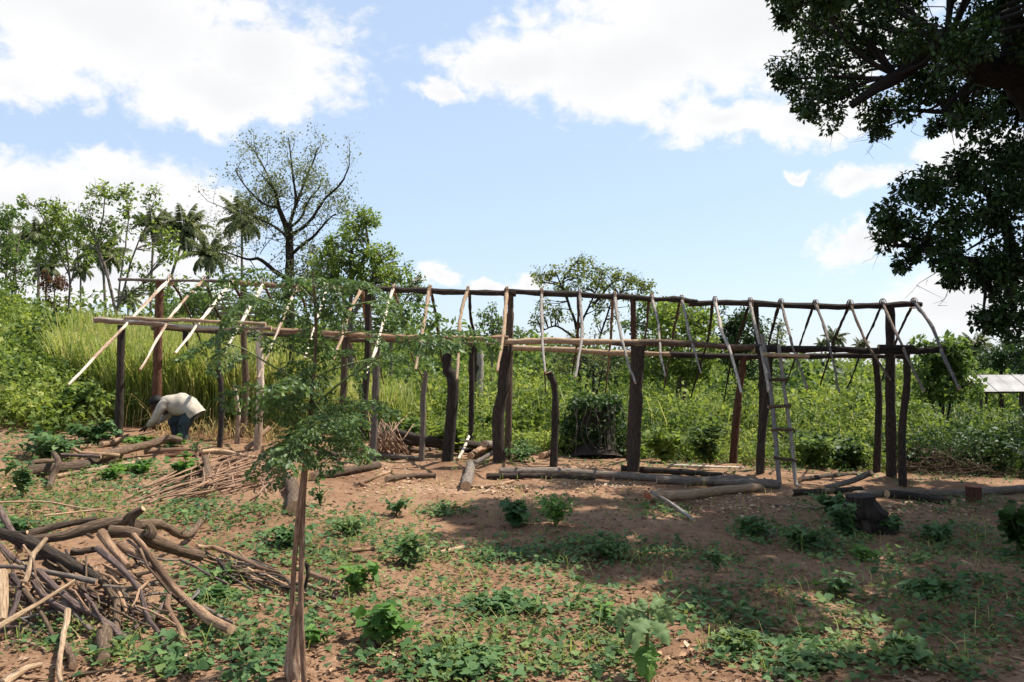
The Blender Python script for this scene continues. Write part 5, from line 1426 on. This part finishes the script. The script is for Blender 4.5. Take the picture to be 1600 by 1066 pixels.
for a in [
    (598, 1005, 110, 80, 'lush light green weed with large leaves right of the sapling foot', 'lf_weed', .072, 'heart', 190, 11),
    (560, 925, 70, 60, 'light green weed touching the end of the right-hand sticks', 'lf_weed', .06, 'heart', 130, 8),
    (545, 838, 80, 38, 'low leafy shrub right of the sapling stem in the yard', 'lf_vine', .06, 'oval', 260, 12),
    (618, 806, 60, 40, 'small shrub in the bare yard above the low leafy one', 'lf_vine', .06, 'oval', 170, 8),
    (690, 802, 56, 18, 'flat weed patch right of the small yard shrub', 'lf_vine', .06, 'oval', 120, 8),
    (638, 885, 62, 58, 'dark glossy weed in the middle left of the yard', 'lf_vine', .075, 'oval', 220, 9),
    (810, 822, 62, 50, 'leafy shrub in the yard centre, left half of the pair', 'lf_vine', .08, 'heart', 200, 9),
    (868, 822, 76, 68, 'yellow-tipped shrub in the yard centre, right of its pair', 'lf_weed', .06, 'oval', 330, 12),
    (955, 872, 90, 56, 'dark ragged weed in shade right of the yard centre', 'lf_vine', .06, 'oval', 300, 12),
    (1120, 892, 34, 42, 'thin upright weed in the shaded soil', 'lf_vine', .055, 'oval', 90, 4),
    (1178, 838, 62, 46, 'round dark shrub left of the stump', 'lf_vine', .065, 'oval', 340, 12),
    (1258, 858, 90, 60, 'broad dark shrub against the left of the stump', 'lf_vine', .07, 'oval', 420, 13),
    (1300, 802, 60, 42, 'vine clump climbing behind the stump', 'lf_vine', .08, 'heart', 240, 9),
    (1324, 838, 56, 62, 'vine leaves growing up the left face of the stump', 'lf_vine', .065, 'heart', 300, 10),
    (1388, 832, 50, 34, 'weed clump right at the stump foot', 'lf_vine', .07, 'heart', 170, 7),
    (1352, 876, 46, 30, 'bright little weed in front of the stump', 'lf_weed', .07, 'oval', 90, 6),
    (1308, 932, 56, 50, 'leafy shoot in the shaded foreground right of centre', 'lf_vine', .07, 'oval', 110, 7),
    (1150, 1012, 70, 34, 'yellow-green weed in the lower right foreground', 'lf_weed2', .055, 'oval', 150, 9),
    (1245, 1040, 100, 24, 'low weeds at the lower right edge of the shade', 'lf_vine', .05, 'heart', 220, 12),
    (1470, 845, 80, 30, 'flat weeds right of the stump in shade', 'lf_vine', .07, 'heart', 190, 9),
    (1592, 872, 90, 115, 'big-leaved dark plant cut by the right edge', 'lf_bush3', .11, 'round', 170, 9),
    (1450, 935, 90, 40, 'leafy patch in the deep right shade', 'lf_vine', .08, 'heart', 200, 9),
    (945, 965, 36, 26, 'small seedling left of the pale wilted plant', 'lf_weed', .07, 'oval', 36, 4),
    (450, 852, 90, 34, 'weed patch left of the sapling stem', 'lf_vine', .06, 'heart', 230, 9),
    (352, 905, 50, 16, 'weeds between the firewood and the right-hand sticks', 'lf_vine', .065, 'heart', 300, 9),
    (330, 936, 60, 18, 'dark weeds under the right side of the firewood', 'lf_vine', .065, 'heart', 300, 9),
    (494, 1008, 46, 34, 'small weed just right of the sapling foot', 'lf_weed', .05, 'heart', 60, 5),
    (35, 780, 50, 96, 'tall thin weed with broad leaves at the left edge', 'lf_vine', .085, 'heart', 90, 4),
    (28, 840, 70, 40, 'broad-leaved weed above the firewood at left', 'lf_vine', .075, 'heart', 110, 7),
    (75, 720, 110, 60, 'leafy weeds left of the log heap', 'lf_vine', .09, 'heart', 420, 12),
    (150, 692, 90, 46, 'leafy weeds behind the log heap', 'lf_vine', .09, 'heart', 380, 12),
    (212, 692, 60, 14, 'low weeds under the hands of the person', 'lf_weed', .08, 'heart', 170, 8),
    (268, 698, 50, 26, 'low weeds hiding the feet of the person', 'lf_weed', .08, 'heart', 140, 8),
    (215, 738, 80, 26, 'yellow-green weeds before the log heap', 'lf_weed', .06, 'heart', 260, 9),
    (290, 745, 60, 40, 'weeds left of the twisted root', 'lf_weed', .08, 'heart', 190, 8),
    (170, 748, 50, 22, 'weeds beneath the pale broken log', 'lf_weed', .07, 'heart', 140, 7),
    (815, 722, 90, 42, 'dark weeds between the broad middle post and bent stake', 'lf_vine', .08, 'oval', 380, 12),
    (500, 790, 50, 50, 'slim seedling hanging just right of the sapling stem', 'lf_vine', .07, 'oval', 60, 4),
    (1420, 1030, 100, 36, 'low weeds at the bottom right', 'lf_vine', .075, 'heart', 160, 8),
    (720, 1045, 150, 34, 'dense creeper mound at the bottom centre', 'lf_vine', .06, 'heart', 480, 16),
    (790, 955, 150, 30, 'dense creeper mound in the sunny foreground centre', 'lf_vine', .06, 'heart', 480, 16),
    ]:
    px, py, w, h, lb, m, size, kind, n, st = a
    weed(px, py, w, h, lb, m, size, kind, n, st)

# pale wilted seedling in the foreground
def lobed_leaf(mb, base, tip, wid, up, seed):
    """a big drooping leaf, folded on its midrib, with a ragged, lobed margin"""
    base, tip = np.array(base), np.array(tip); ax = tip - base; L = np.linalg.norm(ax); D = ax / L
    sd = norm(np.cross(D, up)); u = np.cross(sd, D)
    n = 13; V = []
    lob = [.35, .75, 1.15, .62, 1.3, .7, 1.2, .55, .95, .45, .6, .3, .06]
    fold = rng.uniform(.25, .6)
    for i in range(n):
        t = i / (n - 1)
        c = base + ax * t + np.array([0, 0, .16 * L * math.sin(t * 3.1)])
        for s_ in (-1, -.5, 0, .5, 1):
            w = wid * lob[i] * (1 + .22 * rng.normal() * (abs(s_) == 1))
            V.append(c + sd * w * s_ - u * abs(s_) * w * fold + u * (abs(s_) * w * .35 * math.sin(i * 2.1 + seed + s_)))
    Q = [(i * 5 + j, i * 5 + j + 1, i * 5 + j + 6, i * 5 + j + 5) for i in range(n - 1) for j in range(4)]
    mb.add(V, None, Q)
def wilted():
    d = 4.5
    b = GP(1012, 1058); d = float(b[1])
    e = empty('wilted_seedling', tuple(b), 'pale green wilted seedling with big drooping lobed leaves in the foreground', 'plant')
    q = lambda x, y, dd=0: P(x, y, d + dd)
    mb = MB(); tube(mb, [b, q(1012, 1010), q(1013, 950)], .009, .006, sides=6); mb.build('stem', ('stem', 'stem'), e)
    for i, (bx, by, tx, ty, dd, w, mm) in enumerate([
        (1010, 962, 978, 1012, -.10, .052, 'lf_pale'), (1012, 965, 990, 1022, -.16, .05, 'lf_pale'), (1014, 968, 1046, 1010, -.12, .058, 'lf_pale'),
        (1008, 955, 958, 968, .02, .045, 'lf_pale'), (980, 948, 966, 984, -.05, .036, 'lf_pale'), (1016, 952, 1054, 972, .03, .045, 'lf_pale'), (1018, 950, 1040, 938, .1, .03, 'lf_pale'),
        (1040, 945, 1052, 978, -.02, .034, 'lf_pale'), (1011, 1008, 1014, 1066, -.10, .075, 'lf_weed'), (1008, 1016, 1002, 1058, -.14, .045, 'lf_weed'), (1010, 955, 1000, 936, .06, .03, 'lf_pale')]):
        m = MB(); lobed_leaf(m, q(bx, by), q(tx, ty, dd), w * .85, np.array([0, -.7, .7]), i)
        lo_ = m.build('leaf', mm, e)
        m = MB(); tube(m, [q(1013, 958), q(bx, by)], .004, .003, sides=4); m.build('leaf_stalk', ('stem', 'stem'), lo_)
wilted()

# ---------------------------------------------------------------- the young tree in the foreground
def compound_leaf(n_pairs, L, seed):
    """one feathery leaf: curved rachis, side stalks with rows of rounded leaflets"""
    mb = MB()
    s = np.linspace(0, 1, 9)
    dr = .34 + .09 * seed
    c = np.stack([s * L, 0 * s, .20 * L * s - dr * L * s ** 2], -1)
    tube(mb, c, .0035, .0015, sides=4, n=9, lump=0, cap=0, mat=1)
    t = np.linspace(.16, .97, n_pairs)
    p = np.stack([np.interp(t, s, c[:, i]) for i in range(3)], -1)
    ln = L * .36 * np.sin(np.pi * (.18 + .72 * t))
    for sd in (-1, 1):
        for j in range(n_pairs):
            D0 = norm(np.array([.5, sd, -.30 + .22 * rng.normal()]))
            m = 5; u = np.linspace(.2, 1, m)
            q = p[j] + D0 * ln[j] * u[:, None] - np.array([0, 0, .25]) * ln[j] * u[:, None] ** 2
            for s2 in (-1, 1):
                Dl = norm(D0 * .8 + np.array([s2 * .85, -s2 * sd * .3, -.45]) + rng.normal(size=(m, 3)) * .3)
                leaves(mb, q, Dl, np.array([[0, 0, 1.]]) + rng.normal(size=(m, 3)) * .45, .050 * (L / .42) * rng.uniform(.75, 1.2, m), 'oval', 0)
    return mb.mesh('compound_leaf', ['lf_sap', 'stem'])
CL = [compound_leaf(7, .42, i) for i in range(5)]
def sapling():
    b = GP(462, 1062); d0 = float(b[1])
    q = lambda x, y, dd=0.0: P(x, y, d0 + dd)
    e = empty('young_tree', tuple(b), 'young tree with feathery leaves and twin stems in the left foreground', 'tree')
    mb = MB(); tube(mb, [b + [0, 0, -.06], q(457, 1030), q(462, 985), q(468, 945)], [.046, .034, .028, .016], None, sides=12, lump=.1, n=10); mb.build('stump_base', ('mottled', 'bark_dark'), e)
    mb = MB(); tube(mb, [q(456, 960, -.03), q(459, 890, -.03), q(466, 810, -.02), q(474, 745), q(479, 700)], .013, .013, sides=8, lump=.04, n=14); mb.build('stem', ('twig', 'cut'), e)
    mb = MB(); tube(mb, [b + [.055, -.05, -.02], q(472, 1000, -.05), q(470, 930, -.04), q(472, 850, -.02), q(474, 780), q(479, 702)], .014, .013, sides=8, lump=.04, n=16); mb.build('stem', ('twig', 'cut'), e)
    mb = MB(); tube(mb, [q(479, 704), q(485, 650), q(490, 590), q(494, 520), q(491, 460), q(488, 425)], .013, .004, sides=7, lump=.05, n=14); mb.build('leader', ('bark_brown', 'cut'), e)
    mb = MB(); tube(mb, [q(476, 920, .02), q(482, 890, .03), q(477, 880, .05)], .012, .004, sides=6, lump=.3); mb.build('broken_twig', ('bark_dark', 'bark_dark'), e)
    spots = []
    def br(pts, r, dd):
        n = len(pts)
        w = [q(x, y, dd * i / (n - 1)) for i, (x, y) in enumerate(pts)]
        m = MB(); tube(m, w, r, r * .4, sides=5, n=10, lump=.03); m.build('branch', ('stem', 'stem'), e)
        return spline(w, 12)
    B = [([(487, 640), (530, 600), (590, 560), (650, 530), (700, 517)], .007, -.15, 3), ([(491, 560), (440, 540), (395, 515), (365, 500)], .006, .2, 3),
         ([(488, 605), (430, 575), (380, 545), (345, 535)], .006, -.2, 3), ([(493, 510), (440, 480), (400, 465), (375, 455)], .006, -.1, 4),
         ([(493, 500), (540, 480), (590, 470), (615, 468)], .006, .15, 3), ([(490, 590), (540, 570), (590, 560)], .005, .3, 3),
         ([(486, 640), (455, 625), (432, 612)], .005, .1, 3), ([(484, 655), (512, 638), (538, 628)], .005, -.1, 3), ([(481, 690), (462, 688), (448, 692)], .004, .1, 2),
         ([(480, 690), (505, 684), (525, 684)], .004, .15, 3), ([(490, 470), (460, 440), (430, 425)], .004, .1, 2), ([(490, 470), (520, 445), (555, 440)], .004, -.1, 2),
         ([(492, 540), (545, 520), (600, 520), (640, 530)], .005, -.25, 3), ([(490, 580), (465, 590), (445, 600)], .005, -.3, 3), ([(486, 620), (500, 640), (520, 660)], .004, -.35, 3), ([(486, 660), (465, 680), (460, 690)], .004, -.3, 3)]
    k = 0
    def put(p, dr, el, sc):
        nonlocal k
        o = bpy.data.objects.new('compound_leaf', CL[k % 5]); k += 1
        col.objects.link(o); o.parent = e
        o.location = Vector(p - b)
        yaw = math.atan2(dr[1], dr[0])
        o.rotation_euler = (rng.normal() * .45, -el, yaw)
        o.scale = (sc, sc, sc)
    for pts, r, dd, m in B:
        s = br(pts, r, dd)
        td = s[-1] - s[-4]
        put(s[-1], td + rng.normal(size=3) * .02, rng.uniform(-.3, .25), rng.uniform(.48, .66))
        for j in range(m if pts[0][1] > 600 else m - 1):
            i = int(lerp(5, 11, (j + .5) / m)); td = s[i] - s[i - 3]
            a = (1 if j % 2 else -1) * rng.uniform(.5, 1.1)
            dr = np.array([td[0] * math.cos(a) - td[1] * math.sin(a), td[0] * math.sin(a) + td[1] * math.cos(a), 0])
            low_ = pts[0][1] > 575
            put(s[i], dr, rng.uniform(-.75, .1) if low_ else rng.uniform(-.3, .35), rng.uniform(.36, .52) if low_ else rng.uniform(.42, .62))
    for (x, y) in [(488, 430), (490, 455), (492, 480), (493, 505), (493, 530), (491, 560), (490, 590), (488, 615), (486, 640), (484, 660), (482, 680), (480, 695)]:
        for _ in range(3 if y > 520 else 2):
            a = rng.uniform(0, 2 * np.pi)
            put(q(x, y), np.array([math.cos(a), math.sin(a), 0]), rng.uniform(-.7, .55), rng.uniform(.38, .56))
sapling()

# ---------------------------------------------------------------- the bending person
def skin_mesh(name, verts, edges, mat, parent, root=0, sub=2):
    me = bpy.data.meshes.new(name)
    me.from_pydata([tuple(v[:3]) for v in verts], edges, [])
    o = bpy.data.objects.new(name, me)
    col.objects.link(o)
    import bmesh
    bm = bmesh.new(); bm.from_mesh(me)
    lay = bm.verts.layers.skin.verify()
    bm.verts.ensure_lookup_table()
    for i, v in enumerate(verts):
        r = v[3]
        bm.verts[i][lay].radius = (r, v[4] if len(v) > 4 else r)
        bm.verts[i][lay].use_root = (i == root)
    bm.to_mesh(me); bm.free()
    me.materials.append(M[mat])
    s = o.modifiers.new('skin', 'SKIN'); s.use_smooth_shade = True; s.branch_smoothing = 0.6
    s2 = o.modifiers.new('sub', 'SUBSURF'); s2.levels = sub; s2.render_levels = sub
    if parent is not None:
        o.parent = parent; o.matrix_parent_inverse = Matrix.Translation(parent.location).inverted()
    return o
def person():
    d = 12.35; k = d / F
    base = np.array([(287 - 800) * k, d, 0.0]); base[2] = float(G(base[0], d))
    e = empty('person', tuple(base), 'person in a cream long-sleeved shirt and dark trousers bending forward', 'person')
    def q(x, y, dy=0.0): 
        v = P(x, y, d); return np.array([v[0], d + dy, v[2]])
    fz = lambda x, dy: float(G((x - 800) * k, d + dy))
    V, E = [], []
    def add(p, r, link=None, r2=None):
        V.append((p[0], p[1], p[2], r) if r2 is None else (p[0], p[1], p[2], r, r2)); i = len(V) - 1
        if link is not None: E.append((link, i))
        return i
    hip = add(q(299, 643), .10)
    wai = add(q(287, 634), .10, hip); che = add(q(270, 629), .10, wai); nk = add(q(258, 626), .055, che); nk2 = add(q(251, 626.5), .05, nk)
    hd = add(q(244, 630), .088, nk2); fc = add(q(240, 636), .070, hd); ch = add(q(241, 641), .040, fc)
    add(q(235.5, 636.5), .016, fc)                       # nose
    for sy in (-1, 1): add(q(246.5, 633, sy * .085), .020, hd)   # ears
    hands = []
    for sy, el, wr in ((-1, (251, 653), (234, 667)), (1, (246, 655), (233, 664))):
        sh = add(q(264, 629, sy * .165), .062, che); elb = add(q(*el, sy * .20), .043, sh); wri = add(q(*wr, sy * .09), .028, elb)
        pal = add(q(wr[0] - 5, wr[1] + 3, sy * .075), .032, wri)
        hands.append((wr, sy, pal))
        for fi, (dy, ln) in enumerate(((-.03, 7.5), (-.01, 8.5), (.01, 8.2), (.03, 6.8))):
            f1 = add(q(wr[0] - 5 - ln * .55, wr[1] + 3.6, sy * .075 + dy), .0095, pal)
            add(q(wr[0] - 5 - ln * .9, wr[1] + 3.6 + ln * .45, sy * .075 + dy), .008, f1)
        th = add(q(wr[0] - 6, wr[1] + 6, sy * .075 - sy * .045), .010, pal); add(q(wr[0] - 9, wr[1] + 8.5, sy * .075 - sy * .05), .009, th)
    feet = []
    for sy, kn, an in ((-1, (289, 668), (289, 0)), (1, (266, 664), (273, 0))):
        hj = add(q(298 if sy < 0 else 292, 646, sy * .09), .088, hip)
        kne = add(q(*kn, sy * .11), .062, hj)
        ax = an[0]; az = fz(ax, sy * .12)
        ank = add(np.array([(ax - 800) * k, d + sy * .12, az + .085]), .042, kne)
        hl = add(np.array([(ax - 800) * k + .03, d + sy * .12, az + .035]), .036, ank)
        bl = add(np.array([(ax - 800) * k - .13, d + sy * .13, az + .03]), .038, ank); add(np.array([(ax - 800) * k - .19, d + sy * .13, az + .022]), .024, bl)
        feet.append((kne, ank))
    body = skin_mesh('body', V, E, 'skin', e, 0)
    # clothes: cloth tubes with folds, oval in section
    def loft(name, sec, mat, fold=.03, sides=18, n=26):
        A = np.array([[*q(x, y, dy), a * k, b_] for (x, y, dy, a, b_) in sec])
        A = spline(A, n); c = A[:, :3]; tn = norm(np.gradient(c, axis=0))
        U = norm(np.cross(np.array([0, 1., 0]), tn)); Wv = np.cross(tn, U)
        al = np.linspace(0, 2 * np.pi, sides, endpoint=False)
        f = 1 + fold * (np.sin(al[None] * 3 + np.linspace(0, 9, n)[:, None]) + np.sin(al[None] * 2 - np.linspace(0, 23, n)[:, None]) + .6 * rng.normal(size=(n, sides)))
        V_ = c[:, None] + f[..., None] * (np.cos(al)[None, :, None] * U[:, None] * A[:, 3, None, None] + np.sin(al)[None, :, None] * Wv[:, None] * A[:, 4, None, None])
        i_ = np.arange(n - 1)[:, None] * sides; j_ = np.arange(sides)[None]; j2 = (j_ + 1) % sides
        return V_.reshape(-1, 3), np.stack([i_ + j_, i_ + j2, i_ + sides + j2, i_ + sides + j_], -1).reshape(-1, 4)
    mb = MB()
    v, qd = loft('shirt', [(253.5, 626, 0, 5.5, .075), (259, 626.5, 0, 9, .15), (267, 629, 0, 13, .20), (277, 631.5, 0, 17, .185), (286, 633, 0, 18, .175), (295, 637, 0, 16.5, .18), (302.5, 643, 0, 14.5, .20), (308, 650, 0, 14.5, .20)], 'shirt', .026)
    mb.add(v, None, qd)
    for sec in ([(266, 627, -.15, 8, .085), (260, 637, -.20, 7, .075), (251.5, 653, -.21, 5.6, .06), (245, 659, -.17, 5.2, .055), (238.5, 664.5, -.115, 4.2, .042)],
                [(266, 628, .15, 8, .085), (258, 640, .20, 7, .072), (247, 654, .21, 5.4, .058), (237.5, 662, .115, 4.2, .042)]):
        v, qd = loft('sleeve', sec, 'shirt', .045); mb.add(v, None, qd)
    mb.build('shirt', 'shirt', e)
    mb = MB()
    f1, f2 = fz(290, -.12), fz(269, .12)
    yy = lambda z_: HY - (z_ - CZ) / k
    for sec in ([(302, 644, -.05, 7.5, .10), (297, 652, -.09, 10, .11), (291, 668, -.11, 8, .095), (291, yy(f1 + .25), -.12, 7.2, .085), (292, yy(f1 + .07), -.12, 7.0, .08)],
                [(299, 645, .05, 7.5, .10), (285, 651, .09, 9, .11), (266, 660, .11, 7.6, .095), (268, yy(f2 + .25), .12, 7.0, .085), (271, yy(f2 + .07), .12, 6.6, .08)]):
        v, qd = loft('leg', sec, 'trousers', .045); mb.add(v, None, qd)
    mb.build('trousers', 'trousers', e)
    # close-cropped hair
    hv = []
    H = q(244.5, 628.8)
    mb = MB(); n, m = 10, 16
    ax = norm(np.array([-.15, 0, 1.0])); s1_ = np.array([0, 1., 0]); s2_ = np.cross(ax, s1_)
    Vh = []
    for i in range(n):
        th = lerp(.02, 1.75, i / (n - 1))
        for j in range(m):
            p_ = 2 * np.pi * j / m
            lim = th * (1.0 if math.cos(p_) > -.2 else .8)
            rr = .104 * (1 + .02 * rng.normal())
            Vh.append(H + rr * (ax * math.cos(lim) * 1.02 + (s1_ * math.sin(p_) * .92 - s2_ * math.cos(p_) * -1.06) * math.sin(lim)))
    Q = [(i * m + j, i * m + (j + 1) % m, (i + 1) * m + (j + 1) % m, (i + 1) * m + j) for i in range(n - 1) for j in range(m)]
    mb.add(Vh, None, Q); mb.build('hair', 'hair', e)
    for sy in (-1, 1):
        c = q(236.8, 633.4, sy * .034)
        mb = MB(); tube(mb, [c, c + [-.012, 0, -.002]], .012, .008, sides=8, n=4, lump=0, cap=0); mb.build('eye', 'hair', body)
    c = q(237.5, 640, 0); mb = MB(); tube(mb, [c + [0, -.025, 0], c + [-.006, 0, 0], c + [0, .025, 0]], .007, .007, sides=6, n=6, lump=0, cap=0); mb.build('mouth', 'skin', body)
person()

# ---------------------------------------------------------------- tangled dry brush at the right edge of the yard
def brush():
    mb = MB()
    c0 = GP(1452, 738)
    for i in range(420):
        a = rng.normal(size=3) * [.75, .35, .0]
        c = c0 + a; c[2] = float(G(c[0], c[1])) + rng.random() * .42 * math.exp(-(a[0] / .9) ** 2)
        d = norm(rng.normal(size=3) * [1, .6, .35]); L = rng.uniform(.2, .55)
        tube(mb, [c - d * L, c + rng.normal(size=3) * .05, c + d * L], .006, .003, sides=3, n=5, lump=0, cap=0)
    o = mb.build('brush_heap', 'bark_brown')
    tag(o, 'tangled heap of thin dry brush behind the right-hand posts', 'brush heap', kind='stuff')
brush()

# ---------------------------------------------------------------- small grass tufts in the yard, broad-leaved shrubs behind the frame
def tufts():
    mb = MB()
    ok = lambda p, d: (np.sin(p * .05 + 3 * np.sin(d * 2.1)) * np.sin(d * 3.3 + p * .013) > .35)
    blades(mb, 5200, -20, 1620, 4.2, 11.5, .04, .15, .005, .9, ok=ok)
    tag(mb.build('grass_tufts', 'grass'), 'short grass tufts scattered in the yard soil', 'grass', kind='stuff')
    mb = MB()
    blades(mb, 1500, -20, 1620, 4.2, 12.5, .03, .13, .004, 2.2, ok=lambda p, d: np.sin(p * .031 + 2 * np.sin(d * 1.7) + 1) > .1)
    tag(mb.build('dry_stems', 'straw'), 'dead stems lying among the yard weeds', 'grass', kind='stuff')
tufts()
for (px, py, w, h, lb, m, size, kind, n) in [
    (705, 712, 70, 70, 'broad-leaved shrub right behind the kinked thick post', 'lf_light', .15, 'round', 260),
    (760, 700, 60, 84, 'tall leafy shrub left of the broad middle post', 'lf_mid', .13, 'heart', 300),
    (830, 700, 60, 76, 'leafy shrub between the broad middle post and vine mound', 'lf_light', .13, 'heart', 280),
    (1035, 722, 80, 66, 'bright shrub just right of the middle-right thick post', 'lf_light', .12, 'heart', 330),
    (1110, 726, 70, 90, 'upright shrub left of the reddish post', 'lf_mid', .12, 'round', 330),
    (1270, 732, 80, 80, 'dark green shrub right of the ladder', 'lf_mid', .12, 'heart', 340),
    (1335, 735, 60, 60, 'dense shrub left of the tallest post', 'lf_bush3', .11, 'heart', 280),
    (1540, 742, 110, 90, 'dark shrub behind the long pale log at right', 'lf_bush3', .12, 'heart', 420),
    (640, 700, 60, 60, 'leafy shrub behind the fallen dark branches', 'lf_mid', .12, 'heart', 260),
    (120, 668, 90, 90, 'leafy shrub left of the first post', 'lf_mid', .11, 'heart', 420)]:
    weed(px, py, w, h, lb, m, size, kind, n, 12, name='shrub', group='shrubs behind the frame')

for (px, py, w, h, lb, m, size, n) in [
    (1545, 690, 70, 62, 'tall dark shrub hiding the posts of the tin hut', 'lf_bush2', .12, 420),
    (1597, 690, 60, 66, 'shrub at the right edge in front of the tin hut', 'lf_bush3', .12, 380)]:
    weed(px, py, w, h, lb, m, size, 'heart', n, 12, name='shrub', group='shrubs behind the frame')
